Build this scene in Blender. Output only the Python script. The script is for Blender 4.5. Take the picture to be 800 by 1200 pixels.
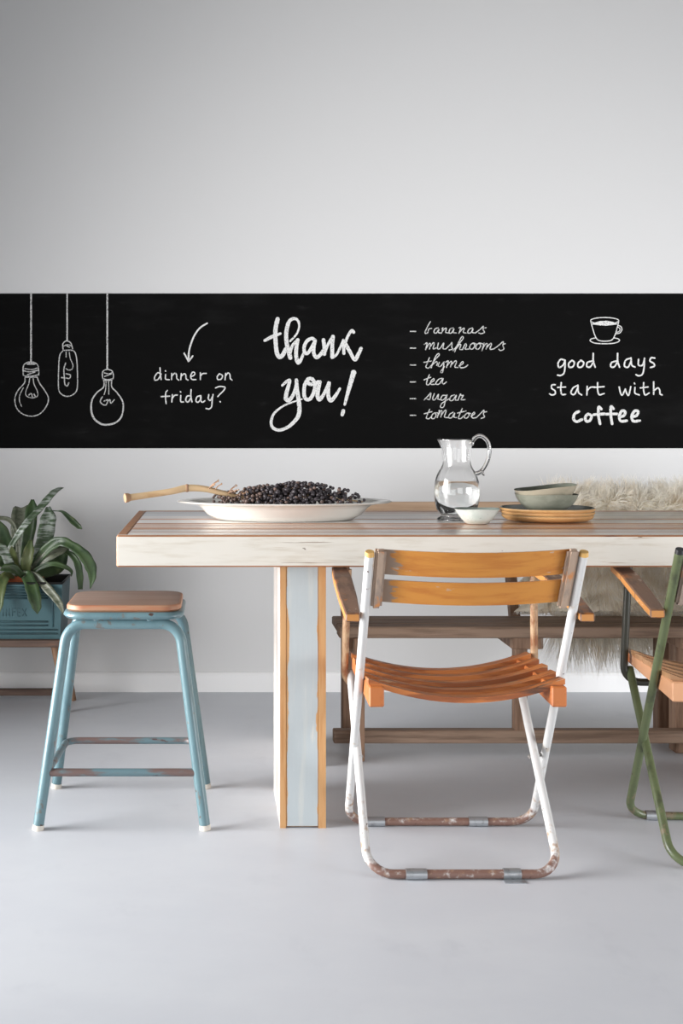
import bpy, bmesh, math, random
from mathutils import Vector, Matrix, noise as mnoise
random.seed(7)
for o in list(bpy.data.objects):
    bpy.data.objects.remove(o)
sc = bpy.context.scene
COL = sc.collection

# ------------------------------------------------------------------ camera, light, exposure
F = 1444.0            # focal length in pixels of the 800 px wide frame
VX, VY, CH = 250.0, 500.0, 1.05
cam_data = bpy.data.cameras.new('camera')
cam = bpy.data.objects.new('camera', cam_data)
COL.objects.link(cam)
cam.location = (0, 0, CH)
cam.rotation_euler = (math.pi/2, 0, 0)
cam_data.sensor_fit = 'HORIZONTAL'
cam_data.sensor_width = 36
cam_data.lens = 36*F/800
cam_data.shift_x = (400-VX)/800
cam_data.shift_y = -(600-VY)/800
cam_data.clip_start = 0.05
sc.camera = cam

world = bpy.data.worlds.new('daylight'); sc.world = world
world.use_nodes = True
bg = world.node_tree.nodes['Background']
bg.inputs[0].default_value = (0.93, 0.96, 1.0, 1)
bg.inputs[1].default_value = 0.08

def area(name, loc, aim, sx, sy, energy, spread=180, col=(1, 1, 1)):
    ld = bpy.data.lights.new(name, 'AREA')
    ld.shape = 'RECTANGLE'; ld.size = sx; ld.size_y = sy
    ld.energy = energy; ld.color = col; ld.spread = math.radians(spread)
    lo = bpy.data.objects.new(name, ld); COL.objects.link(lo)
    lo.location = loc
    lo.rotation_euler = (Vector(aim)-Vector(loc)).to_track_quat('-Z', 'Y').to_euler()
# daylight through the left window: broad across the room, and a slanting part that reaches the back wall
area('window_daylight', (-2.55, 2.6, 1.42), (0, 2.6, 1.36), 1.6, 2.6, 84, 100, (1.0, 0.99, 0.985))
area('low_window_daylight', (-2.55, 2.8, 0.8), (0, 2.8, 0.7), 1.6, 1.3, 36, 110, (0.99, 0.99, 1.0))
area('slanting_daylight', (-2.5, 1.5, 1.5), (2.0, 4.0, 0.9), 1.6, 2.6, 7.5, 60, (1.0, 0.99, 0.97))
area('right_fill', (3.6, 1.5, 0.7), (1.0, 4.2, 0.3), 2.0, 1.2, 54, 120, (0.97, 0.98, 1.0))  # added low fill from the right, brightens the floor under the table
area('front_fill', (1.2, -1.4, 0.9), (1.2, 4.89, 0.5), 2.4, 1.5, 13, 120, (0.99, 0.99, 1.0))  # added fill from behind the camera, lifts the sheepskin and lower wall

vs = sc.view_settings
vs.view_transform = 'Standard'; vs.look = 'None'
vs.exposure = 0.0; vs.gamma = 1.0; vs.use_curve_mapping = False
sc.display_settings.display_device = 'sRGB'

# ------------------------------------------------------------------ helpers
def at(px, py, Y):
    return Vector(((px-VX)*Y/F, Y, CH-(py-VY)*Y/F))

def srgb(r, g, b):
    def f(c):
        c /= 255.0
        return c/12.92 if c <= 0.04045 else ((c+0.055)/1.055)**2.4
    return (f(r), f(g), f(b), 1)

def material(name, base, rough=0.6, layers=(), bump=0.0, bump_scale=(1, 1, 1), bump_n=30, metal=0.0,
             spec=0.5, coat=0.0):
    """layers: (colour, vec scale, noise scale, lo, hi[, gradient]) drawn over the base where noise > lo..hi;
    gradient = (axis, centre, strength) adds strength*(coord-centre) to the noise before the threshold."""
    m = bpy.data.materials.new(name); m.use_nodes = True
    nt = m.node_tree; N = nt.nodes; L = nt.links
    p = N['Principled BSDF']
    p.inputs['Roughness'].default_value = rough
    p.inputs['Metallic'].default_value = metal
    p.inputs['Specular IOR Level'].default_value = spec
    if coat: p.inputs['Coat Weight'].default_value = coat; p.inputs['Coat Roughness'].default_value = 0.15
    tc = N.new('ShaderNodeTexCoord'); oi = N.new('ShaderNodeObjectInfo')
    off = N.new('ShaderNodeVectorMath'); off.operation = 'MULTIPLY_ADD'
    cx = N.new('ShaderNodeCombineXYZ')
    for k in range(3): L.new(oi.outputs['Random'], cx.inputs[k])
    L.new(cx.outputs[0], off.inputs[0]); off.inputs[1].default_value = (7.3, 5.1, 3.7)
    L.new(tc.outputs['Object'], off.inputs[2])
    def noise(vec, sc_, detail=5):
        mp = N.new('ShaderNodeVectorMath'); mp.operation = 'MULTIPLY'
        L.new(off.outputs[0], mp.inputs[0]); mp.inputs[1].default_value = vec
        n = N.new('ShaderNodeTexNoise'); n.inputs['Scale'].default_value = sc_
        n.inputs['Detail'].default_value = detail; n.inputs['Roughness'].default_value = 0.6
        L.new(mp.outputs[0], n.inputs['Vector'])
        return n.outputs['Fac']
    cur = None
    for ly in layers:
        col, vec, ns, lo_, hi_ = ly[:5]
        fac = noise(vec, ns)
        if len(ly) > 5:
            ax, cen, stg = ly[5]
            sp = N.new('ShaderNodeSeparateXYZ'); L.new(tc.outputs['Object'], sp.inputs[0])
            if len(ly) > 6:
                ab = N.new('ShaderNodeMath'); ab.operation = 'ABSOLUTE'
                L.new(sp.outputs[ax], ab.inputs[0]); so = ab.outputs[0]
            else: so = sp.outputs[ax]
            ma = N.new('ShaderNodeMath'); ma.operation = 'SUBTRACT'; L.new(so, ma.inputs[0]); ma.inputs[1].default_value = cen
            mb = N.new('ShaderNodeMath'); mb.operation = 'MULTIPLY_ADD'; L.new(ma.outputs[0], mb.inputs[0])
            mb.inputs[1].default_value = stg; L.new(fac, mb.inputs[2]); fac = mb.outputs[0]
        mr = N.new('ShaderNodeMapRange'); mr.interpolation_type = 'SMOOTHSTEP'
        L.new(fac, mr.inputs[0]); mr.inputs[1].default_value = lo_; mr.inputs[2].default_value = hi_
        mx = N.new('ShaderNodeMix'); mx.data_type = 'RGBA'
        L.new(mr.outputs[0], mx.inputs[0])
        if cur is None: mx.inputs[6].default_value = base
        else: L.new(cur, mx.inputs[6])
        mx.inputs[7].default_value = col
        cur = mx.outputs[2]
    if cur is None: p.inputs['Base Color'].default_value = base
    else: L.new(cur, p.inputs['Base Color'])
    if bump:
        b = N.new('ShaderNodeBump'); b.inputs['Strength'].default_value = bump; b.inputs['Distance'].default_value = 0.004
        L.new(noise(bump_scale, bump_n), b.inputs['Height']); L.new(b.outputs[0], p.inputs['Normal'])
    return m

def glassy(name, ior, col=(1, 1, 1, 1), rough=0.0):
    m = bpy.data.materials.new(name); m.use_nodes = True
    p = m.node_tree.nodes['Principled BSDF']
    p.inputs['Base Color'].default_value = col
    p.inputs['Transmission Weight'].default_value = 1
    p.inputs['Roughness'].default_value = rough; p.inputs['IOR'].default_value = ior
    return m

def obj(name, bm, mats, parent=None, smooth=False, auto=None):
    me = bpy.data.meshes.new(name)
    bmesh.ops.recalc_face_normals(bm, faces=bm.faces)
    bm.to_mesh(me); bm.free()
    for m in (mats if isinstance(mats, (list, tuple)) else [mats]): me.materials.append(m)
    if smooth or auto:
        for p in me.polygons: p.use_smooth = True
    if auto:
        me.set_sharp_from_angle(angle=math.radians(auto))
    o = bpy.data.objects.new(name, me); COL.objects.link(o)
    if parent: o.parent = parent
    return o

def tag(o, label, cat, group=None):
    o['label'] = label; o['category'] = cat
    if group: o['group'] = group
    return o

def thing(name, label, cat, loc=(0, 0, 0), rz=0, group=None):
    o = bpy.data.objects.new(name, None); COL.objects.link(o)
    o.empty_display_size = 0.05
    o.location = loc; o.rotation_euler = (0, 0, rz)
    return tag(o, label, cat, group)

def struct(name, bm, mats, **k):
    o = obj(name, bm, mats, **k); o['kind'] = 'structure'; return o

def box(bm, x0, x1, y0, y1, z0, z1, bev=0.0, mi=0, bmi=None, seg=1):
    vs_ = [bm.verts.new((x, y, z)) for z in (z0, z1) for y in (y0, y1) for x in (x0, x1)]
    fs = [bm.faces.new([vs_[i] for i in q]) for q in
          ((0, 2, 3, 1), (4, 5, 7, 6), (0, 1, 5, 4), (2, 6, 7, 3), (0, 4, 6, 2), (1, 3, 7, 5))]
    for f in fs: f.material_index = mi
    if bev:
        es = list({e for f in fs for e in f.edges})
        bmesh.ops.bevel(bm, geom=es, offset=bev, segments=seg, affect='EDGES', profile=0.5,
                        material=(-1 if bmi is None else bmi))
    return vs_

def catmull(pts, n=6, closed=False):
    P = [Vector(p) for p in pts]
    if len(P) < 3: return P
    out = []
    cnt = len(P) if closed else len(P)-1
    for i in range(cnt):
        p1, p2 = P[i], P[(i+1) % len(P)]
        p0 = P[i-1] if (i > 0 or closed) else p1*2-p2
        p3 = P[(i+2) % len(P)] if (i+2 < len(P) or closed) else p2*2-p1
        for k in range(n):
            t = k/n
            out.append(0.5*((2*p1)+(p2-p0)*t+(2*p0-5*p1+4*p2-p3)*t*t+(3*p1-p0-3*p2+p3)*t**3))
    if not closed: out.append(P[-1])
    return out

def lerp_list(vals, n):
    m = len(vals)-1
    out = []
    for i in range(n):
        t = i/(n-1)*m; k = min(int(t), m-1); f = t-k
        out.append(vals[k]*(1-f)+vals[k+1]*f)
    return out

def fillet(pts, r, n=6, closed=False):
    P = [Vector(p) for p in pts]; out = []
    for i, p in enumerate(P):
        if not closed and i in (0, len(P)-1): out.append(p); continue
        a = (P[i-1]-p); b = (P[(i+1) % len(P)]-p)
        la, lb = a.length, b.length; a.normalize(); b.normalize()
        ang = a.angle(b)
        d = min(r/math.tan(ang/2), la*0.49, lb*0.49)
        rr = d*math.tan(ang/2)
        p1 = p+a*d; p2 = p+b*d
        c = p+(a+b).normalized()*(rr/math.sin(ang/2))
        v1 = (p1-c); v2 = (p2-c); w = v1.angle(v2)
        for k in range(n+1):
            t = k/n
            out.append(c+(v1*math.sin((1-t)*w)+v2*math.sin(t*w))/math.sin(w))
    return out

def tube(bm, pts, r, seg=12, closed=False, mi=0, flat=None):
    P = [Vector(p) for p in pts]; n = len(P)
    R = r if isinstance(r, (list, tuple)) else [r]*n
    T = []
    for i in range(n):
        a = P[i-1] if (i > 0 or closed) else P[i]
        b = P[(i+1) % n] if (i < n-1 or closed) else P[i]
        T.append((b-a).normalized())
    up = Vector((0, 0, 1)) if abs(T[0].z) < 0.9 else Vector((0, 1, 0))
    u = (up-T[0]*up.dot(T[0])).normalized()
    rings = []
    for i in range(n):
        if i: u = (u-T[i]*u.dot(T[i])).normalized()
        v = T[i].cross(u)
        rings.append([bm.verts.new(P[i]+(u*math.cos(2*math.pi*k/seg)+v*math.sin(2*math.pi*k/seg))*R[i]) for k in range(seg)])
    for i in range(n if closed else n-1):
        A, B = rings[i], rings[(i+1) % n]
        for k in range(seg):
            f = bm.faces.new((A[k], A[(k+1) % seg], B[(k+1) % seg], B[k])); f.material_index = mi
    if not closed:
        for rg in (rings[0][::-1], rings[-1]):
            f = bm.faces.new(rg); f.material_index = mi

def lathe(bm, prof, seg=64, sx=1.0, sy=1.0, c=(0, 0, 0), closed_prof=False, mi=0, deform=None):
    rings = []
    for (r, z) in prof:
        if r < 1e-6: rings.append([bm.verts.new((c[0], c[1], c[2]+z))]); continue
        ring = []
        for k in range(seg):
            a = 2*math.pi*k/seg
            p = Vector((r*math.cos(a)*sx, r*math.sin(a)*sy, z))
            if deform: p = deform(p, a)
            ring.append(bm.verts.new(p+Vector(c)))
        rings.append(ring)
    prs = list(zip(rings[:-1], rings[1:]))
    if closed_prof: prs.append((rings[-1], rings[0]))
    for A, B in prs:
        for k in range(seg):
            k2 = (k+1) % seg
            if len(A) == 1 and len(B) == 1: continue
            if len(A) == 1: f = bm.faces.new((A[0], B[k2], B[k]))
            elif len(B) == 1: f = bm.faces.new((A[k], A[k2], B[0]))
            else: f = bm.faces.new((A[k], A[k2], B[k2], B[k]))
            f.material_index = mi

def NB(): return bmesh.new()

# ------------------------------------------------------------------ materials
M = {}
M['wall'] = material('wall_paint', (0.70, 0.70, 0.70, 1), 0.9, bump=0.03, bump_n=180, spec=0.2)
M['trim'] = material('trim_paint', (0.90, 0.90, 0.90, 1), 0.45)
M['floor'] = material('floor_epoxy', (0.55, 0.57, 0.61, 1), 0.42,
                      [((0.58, 0.60, 0.635, 1), (1, 1.6, 1), 2.2, 0.4, 0.7), ((0.515, 0.535, 0.575, 1), (1.4, 1, 1), 5, 0.56, 0.8)], spec=0.4)
M['board'] = material('chalkboard', (0.0048, 0.0048, 0.0048, 1), 0.8,
                      [((0.0105, 0.0105, 0.0105, 1), (1.2, 1, 4), 2.2, 0.5, 0.8), ((0.018, 0.018, 0.018, 1), (2, 1, 7), 3.5, 0.60, 0.85)], spec=0.05)
M['chalk'] = material('chalk', (0.74, 0.74, 0.73, 1), 0.95, [((0.07, 0.07, 0.07, 1), (1, 1, 1), 230, 0.53, 0.70)], spec=0.1)
M['chalk_soft'] = material('chalk_thin', (0.62, 0.62, 0.61, 1), 0.95, [((0.04, 0.04, 0.04, 1), (1, 1, 1), 230, 0.49, 0.66)], spec=0.1)
M['pine'] = material('bare_pine', srgb(190, 146, 98), 0.55,
                     [(srgb(172, 116, 66), (1, 1, 0.08), 60, 0.45, 0.75), (srgb(120, 62, 30), (1, 1, 0.4), 14, 0.68, 0.76)])
M['pine_x'] = material('bare_pine_edge', srgb(168, 118, 82), 0.45,
                       [(srgb(138, 92, 62), (0.08, 1, 1), 60, 0.45, 0.7), (srgb(110, 64, 40), (0.3, 1, 1), 20, 0.64, 0.72)])
M['white_x'] = material('worn_white_paint', srgb(210, 206, 197), 0.5,
                        [(srgb(194, 187, 174), (0.10, 1, 1), 70, 0.45, 0.75),
                         (srgb(168, 150, 130), (0.06, 1, 1.4), 75, 0.66, 0.74),
                         (srgb(120, 98, 80), (0.03, 1, 2.2), 55, 0.665, 0.70), (srgb(78, 58, 46), (0.4, 1, 1), 30, 0.70, 0.73)], bump=0.15, bump_scale=(0.06, 1, 1), bump_n=120)
def plank(name, c, c2, wear, lo_=0.60):
    return material(name, srgb(*c), 0.28, [(srgb(*c2), (0.05, 1, 1), 45, 0.42, 0.72), (srgb(*wear), (0.05, 1, 1), 30, lo_, lo_+0.07)],
                    bump=0.08, bump_scale=(0.05, 1, 1), bump_n=110, coat=0.45)
M['pl_white'] = plank('plank_white', (240, 238, 235), (224, 220, 216), (170, 124, 96), 0.64)
M['pl_brown'] = plank('plank_brown', (204, 152, 116), (184, 134, 100), (232, 216, 202), 0.62)
M['pl_grey'] = plank('plank_grey', (172, 175, 180), (146, 150, 157), (212, 212, 212), 0.60)
M['pl_pale'] = plank('plank_pale', (214, 208, 204), (192, 184, 180), (160, 116, 92), 0.63)
M['pl_dark'] = plank('plank_dark', (148, 149, 156), (122, 125, 134), (200, 197, 196), 0.62)
M['leg_blue'] = material('leg_blue_grey_paint', srgb(172, 180, 183), 0.5,
                         [(srgb(184, 188, 186), (1, 1, 0.08), 40, 0.5, 0.75), (srgb(198, 196, 188), (1, 1, 0.12), 22, 0.62, 0.7),
                          (srgb(190, 146, 98), (1, 1, 0.22), 30, 0.56, 0.60, (0, 0.0365, 38.0), 1),
                          (srgb(66, 46, 36), (1, 1, 0.8), 17, 0.735, 0.75)], bump=0.1, bump_scale=(1, 1, 0.06), bump_n=110)
M['leg_white'] = material('leg_white_paint', srgb(212, 206, 200), 0.5,
                          [(srgb(222, 206, 198), (1, 1, 0.08), 40, 0.48, 0.75), (srgb(160, 110, 80), (1, 1, 0.1), 30, 0.68, 0.74)])
RUST = srgb(126, 84, 66)
M['tube_white'] = material('white_painted_steel', srgb(202, 202, 201), 0.38,
                           [(srgb(182, 168, 150), (1, 1, 1), 26, 0.58, 0.72),
                            (srgb(158, 126, 98), (1, 1, 1), 40, 0.52, 0.70, (2, 0.085, -1.6)),
                            (srgb(118, 90, 80), (1, 1, 1), 60, 0.34, 0.62, (2, 0.032, -6.0)),
                            (srgb(78, 54, 44), (1, 1, 1), 60, 0.68, 0.71)], bump=0.12, bump_n=150)
M['tube_tan'] = material('tan_rusty_shaded_steel', srgb(190, 158, 124), 0.45,
                         [(srgb(140, 88, 52), (1, 1, 0.5), 30, 0.45, 0.65), (srgb(96, 52, 28), (1, 1, 1), 24, 0.5, 0.7, (2, 0.62, 1.5))], bump=0.1, bump_n=150)  # rust, plus shade under the tabletop painted in as darker brown towards the top
M['tube_green'] = material('olive_green_painted_steel', srgb(88, 98, 68), 0.36,
                           [(srgb(66, 72, 52), (1, 1, 0.6), 24, 0.5, 0.7), (srgb(116, 104, 84), (1, 1, 1), 40, 0.55, 0.68, (2, 0.10, -1.0)),
                            (srgb(62, 42, 30), (1, 1, 1), 60, 0.68, 0.72)], bump=0.1, bump_n=150)
M['tube_dark'] = material('dark_green_black_steel', srgb(46, 46, 38), 0.4, [(srgb(70, 66, 50), (1, 1, 0.5), 30, 0.55, 0.7)])
M['zinc'] = material('zinc_clip', srgb(172, 176, 180), 0.38, [(srgb(140, 142, 146), (1, 1, 1), 50, 0.5, 0.7)], metal=0.7)
M['slat_orange'] = material('worn_orange_varnish', srgb(194, 130, 54), 0.42,
                            [(srgb(178, 110, 42), (0.10, 1, 1), 50, 0.42, 0.7),
                             (srgb(150, 122, 100), (0.35, 1, 1), 24, 0.55, 0.63, (0, 0.155, -5.0, ), ) if False else
                             (srgb(176, 160, 146), (0.25, 1, 1), 30, 0.655, 0.69),
                             (srgb(146, 124, 106), (0.25, 1, 1.2), 40, 0.60, 0.66, (0, -0.165, -7.0))], bump=0.15, bump_scale=(0.08, 1, 1), bump_n=140)
M['seat_orange'] = material('orange_brown_seat_wood', srgb(186, 112, 56), 0.42,
                            [(srgb(138, 76, 38), (0.10, 1, 1), 50, 0.42, 0.62), (srgb(88, 54, 36), (0.10, 1, 1), 36, 0.57, 0.66),
                             (srgb(168, 134, 102), (0.10, 1, 1), 44, 0.61, 0.67)], bump=0.2, bump_scale=(0.08, 1, 1), bump_n=140)
M['seat_tan'] = material('tan_seat_wood', srgb(164, 124, 88), 0.45,
                         [(srgb(140, 100, 68), (0.1, 1, 1), 40, 0.45, 0.7), (srgb(116, 82, 58), (0.15, 1, 1), 30, 0.66, 0.74)])
M['rail_orange'] = material('orange_rail_wood', srgb(184, 108, 56), 0.45,
                            [(srgb(146, 80, 44), (1, 0.2, 1), 30, 0.5, 0.7), (srgb(198, 146, 98), (1, 0.3, 1), 24, 0.64, 0.70)])
M['rail_pale'] = material('pale_orange_rail_wood', srgb(202, 150, 112), 0.45,
                          [(srgb(204, 112, 44), (1, 0.4, 1), 16, 0.54, 0.6), (srgb(120, 78, 56), (1, 1, 1), 40, 0.70, 0.74)])
M['cleat'] = material('grey_worn_wood', srgb(166, 144, 126), 0.6,
                      [(srgb(144, 128, 116), (1, 1, 0.12), 40, 0.45, 0.6), (srgb(190, 128, 78), (1, 1, 0.2), 22, 0.58, 0.68)], bump=0.2, bump_scale=(1, 1, 0.1), bump_n=120)
M['arm'] = material('worn_brown_arm_wood', srgb(122, 88, 66), 0.5,
                    [(srgb(92, 60, 42), (1, 0.3, 1), 26, 0.45, 0.62), (srgb(150, 92, 44), (1, 0.5, 1), 22, 0.60, 0.66), (srgb(158, 140, 124), (1, 0.5, 1), 40, 0.62, 0.69)],
                    bump=0.2, bump_scale=(1, 0.2, 1), bump_n=120)
M['arm_edge'] = material('orange_arm_edge', srgb(188, 128, 66), 0.5, [(srgb(216, 190, 160), (1, 0.4, 1), 40, 0.6, 0.66)])
M['cap_wood'] = material('yellow_wood_plug', srgb(206, 164, 96), 0.5)
M['cap_black'] = material('black_plug', srgb(34, 34, 36), 0.35)
M['bench'] = material('weathered_bench_wood', srgb(146, 122, 103), 0.65,
                      [(srgb(114, 92, 76), (0.06, 1, 1), 45, 0.42, 0.65), (srgb(150, 132, 116), (0.06, 1, 1), 60, 0.60, 0.72), (srgb(58, 44, 36), (0.2, 1, 1), 26, 0.68, 0.74)],
                      bump=0.3, bump_scale=(0.06, 1, 1), bump_n=130)
M['bench_leg'] = material('weathered_bench_leg_wood', srgb(146, 116, 94), 0.65,
                          [(srgb(112, 84, 64), (1, 1, 0.08), 45, 0.42, 0.65), (srgb(152, 138, 124), (1, 1, 0.08), 40, 0.60, 0.72)], bump=0.3, bump_scale=(1, 1, 0.08), bump_n=120)
M['bench_top'] = material('tan_backrest_wood', srgb(186, 158, 132), 0.55, [(srgb(166, 136, 110), (0.06, 1, 1), 40, 0.45, 0.7)])
TEAL = srgb(112, 154, 160)
M['stool_teal'] = material('worn_teal_enamel', srgb(98, 126, 133), 0.30,
                           [(srgb(80, 108, 117), (1, 1, 0.5), 10, 0.45, 0.7), (srgb(104, 104, 102), (1, 1, 0.6), 34, 0.63, 0.68), (srgb(74, 56, 50), (1, 1, 0.7), 44, 0.675, 0.70)],
                           bump=0.08, bump_n=120)
M['stool_bar'] = material('worn_teal_bar', srgb(92, 116, 123), 0.38,
                          [(srgb(104, 86, 82), (0.25, 1, 1), 24, 0.46, 0.58), (srgb(78, 58, 54), (0.4, 1, 1), 40, 0.6, 0.66)])
M['stool_wood'] = material('stool_seat_wood', srgb(136, 116, 104), 0.5,
                           [(srgb(118, 96, 84), (0.08, 1, 1), 50, 0.42, 0.7), (srgb(150, 130, 118), (0.08, 1, 1), 40, 0.6, 0.75)])
M['stool_edge'] = material('stool_seat_edge', srgb(160, 120, 94), 0.5, [(srgb(160, 104, 74), (0.1, 1, 1), 50, 0.45, 0.7)])
M['rubber'] = material('pale_rubber_foot', srgb(206, 200, 190), 0.7)
M['porcelain'] = material('cream_porcelain', srgb(240, 237, 230), 0.16, spec=0.5)
M['stem'] = material('dry_stem', srgb(212, 182, 142), 0.6, [(srgb(190, 154, 112), (0.2, 1, 1), 40, 0.45, 0.7), (srgb(160, 116, 82), (1, 1, 1), 20, 0.66, 0.74)])
M['stem_end'] = material('cut_stem_end', srgb(176, 140, 108), 0.7)
M['twig'] = material('twig', srgb(168, 132, 104), 0.7)
M['berry'] = material('dry_dark_berry', srgb(58, 52, 56), 0.42, [(srgb(88, 80, 84), (1, 1, 1), 60, 0.45, 0.7), (srgb(40, 34, 36), (1, 1, 1), 90, 0.55, 0.7)], bump=0.5, bump_n=220)
M['berry_brown'] = material('dry_brown_berry', srgb(112, 92, 84), 0.5, [(srgb(82, 68, 66), (1, 1, 1), 80, 0.5, 0.7)], bump=0.5, bump_n=220)
M['glass'] = glassy('clear_glass', 1.5)
M['water'] = glassy('water', 1.333, (0.985, 1, 0.995, 1))
M['celadon'] = material('speckled_celadon_glaze', srgb(226, 232, 226), 0.22,
                        [(srgb(206, 216, 208), (1, 1, 1), 20, 0.45, 0.7), (srgb(120, 126, 116), (1, 1, 1), 150, 0.66, 0.70)])
M['celadon_in'] = material('grey_green_inside_glaze', srgb(140, 150, 142), 0.2)
M['ochre'] = material('ochre_clay', srgb(212, 164, 108), 0.5, [(srgb(200, 150, 96), (1, 1, 1), 14, 0.45, 0.7)])
M['sage'] = material('sage_grey_glaze', srgb(150, 150, 136), 0.28,
                     [(srgb(134, 136, 122), (1, 1, 2), 22, 0.42, 0.68), (srgb(172, 166, 148), (1, 1, 2), 40, 0.62, 0.72)])
M['sage_warm'] = material('warm_grey_glaze', srgb(176, 166, 146), 0.3, [(srgb(156, 150, 132), (1, 1, 2), 24, 0.45, 0.7)])
M['sage_in'] = material('dark_grey_green_glaze', srgb(116, 120, 108), 0.22)
M['rim_dark'] = material('dark_glaze_rim', srgb(92, 90, 80), 0.3)
M['tin'] = material('teal_painted_tin', srgb(70, 102, 108), 0.42, [(srgb(56, 86, 94), (1, 1, 1), 8, 0.45, 0.7), (srgb(70, 66, 62), (1, 1, 1), 36, 0.68, 0.73)], bump=0.06, bump_n=80)
M['tin_dark'] = material('black_tin_lining', srgb(34, 34, 34), 0.5)
M['tin_letter'] = material('dark_teal_letters', srgb(60, 91, 98), 0.45)
M['stand_wood'] = material('dark_stand_wood', srgb(104, 84, 72), 0.6, [(srgb(84, 66, 58), (0.1, 1, 1), 40, 0.42, 0.7), (srgb(150, 104, 72), (0.1, 1, 1), 30, 0.62, 0.72)])
M['stand_leg'] = material('light_stand_leg_wood', srgb(140, 106, 80), 0.55, [(srgb(114, 98, 68), (1, 1, 0.1), 40, 0.45, 0.7)])
M['terracotta'] = material('terracotta', srgb(184, 96, 56), 0.7, [(srgb(160, 80, 48), (1, 1, 1), 20, 0.45, 0.7)])
M['soil'] = material('soil', srgb(58, 46, 38), 0.95, bump=1.0, bump_n=90)
M['leaf'] = material('dark_green_leaf', srgb(70, 92, 56), 0.38, [(srgb(48, 68, 44), (1, 1, 1), 18, 0.42, 0.66), (srgb(112, 124, 78), (1, 1, 1), 14, 0.60, 0.75)])
M['leaf_silver'] = material('silver_banded_leaf', srgb(78, 96, 72), 0.38,
                            [(srgb(160, 168, 160), (0.5, 0.5, 3.2), 22, 0.46, 0.56), (srgb(50, 66, 48), (1, 1, 1), 20, 0.58, 0.72)])
M['leaf_olive'] = material('olive_leaf', srgb(112, 122, 78), 0.4, [(srgb(78, 96, 58), (1, 1, 0.4), 20, 0.42, 0.66), (srgb(150, 146, 104), (1, 1, 0.4), 26, 0.62, 0.74)])
M['leaf_grey'] = material('grey_green_leaf', srgb(118, 122, 104), 0.4, [(srgb(86, 94, 76), (1, 1, 2), 26, 0.45, 0.62), (srgb(142, 144, 128), (1, 1, 2), 30, 0.58, 0.7)])
M['hide'] = material('sheep_hide', srgb(240, 232, 214), 0.9)
M['fleece'] = material('cream_fleece', srgb(253, 250, 243), 0.8, [(srgb(242, 231, 214), (1, 1, 1), 14, 0.45, 0.7)], spec=0.2)
_nt = M['fleece'].node_tree; _p = _nt.nodes['Principled BSDF']
_tr = _nt.nodes.new('ShaderNodeBsdfTranslucent'); _mx = _nt.nodes.new('ShaderNodeMixShader')
_nt.links.new(_p.inputs['Base Color'].links[0].from_socket, _tr.inputs['Color'])
_mx.inputs[0].default_value = 0.55
_nt.links.new(_p.outputs[0], _mx.inputs[1]); _nt.links.new(_tr.outputs[0], _mx.inputs[2])
_nt.links.new(_mx.outputs[0], _nt.nodes['Material Output'].inputs[0])
M['steel_screw'] = material('screw_steel', srgb(120, 116, 112), 0.4, metal=0.6)

# ------------------------------------------------------------------ setting
WY = 4.89
X0, X1, Y0, ZT = -2.6, 4.6, -1.6, 3.1
bm = NB(); box(bm, X0-0.12, X1, WY, WY+0.12, -0.1, ZT); struct('wall_back', bm, M['wall'])
bm = NB(); box(bm, X0-0.12, X1, Y0, WY+0.12, -0.1, 0); struct('floor', bm, M['floor'])
wy0, wy1, wz0, wz1 = 0.75, 3.45, 0.10, 2.85
bm = NB()
box(bm, X0-0.12, X0, Y0, wy0, 0, ZT); box(bm, X0-0.12, X0, wy1, WY, 0, ZT)
box(bm, X0-0.12, X0, wy0, wy1, 0, wz0); box(bm, X0-0.12, X0, wy0, wy1, wz1, ZT)
struct('wall_left', bm, M['wall'])
bm = NB()
w = 0.05
for (a, b, c, d) in ((wy0, wy0+w, wz0, wz1), (wy1-w, wy1, wz0, wz1), (wy0+w, wy1-w, wz0, wz0+w), (wy0+w, wy1-w, wz1-w, wz1),
                     (1.98, 2.02, wz0+w, wz1-w)):
    box(bm, X0-0.01, X0+0.03, a, b, c, d, 0.004)
struct('window_1', bm, M['trim'])
def baseboard(name, along):
    bm = NB()
    prof = [(0, 0), (0.016, 0), (0.016, 0.066), (0.012, 0.074), (0.006, 0.078), (0, 0.078)]
    rows = []
    for e in along: rows.append([bm.verts.new(e(d, z)) for d, z in prof])
    n = len(prof)
    for k in range(n): bm.faces.new((rows[0][k], rows[0][(k+1) % n], rows[1][(k+1) % n], rows[1][k]))
    bm.faces.new(rows[0][::-1]); bm.faces.new(rows[1])
    struct(name, bm, M['trim'])
baseboard('baseboard_back', [lambda d, z: (X0, WY-d, z), lambda d, z: (X1, WY-d, z)])
baseboard('baseboard_left', [lambda d, z: (X0+d, Y0, z), lambda d, z: (X0+d, WY-0.016, z)])

# ------------------------------------------------------------------ chalkboard wall strip with its drawings
BY = WY-0.0025
board = thing('chalkboard_strip', 'black chalkboard strip along the wall with white chalk writing and bulb drawings', 'chalkboard', (0, BY, 1.27))
bz0, bz1 = CH-(525.3-VY)*WY/F-1.27, CH-(344-VY)*WY/F-1.27
bm = NB(); box(bm, -1.5, 3.4, 0, 0.0025, bz0, bz1)
obj('board_panel', bm, M['board'], board)

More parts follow.
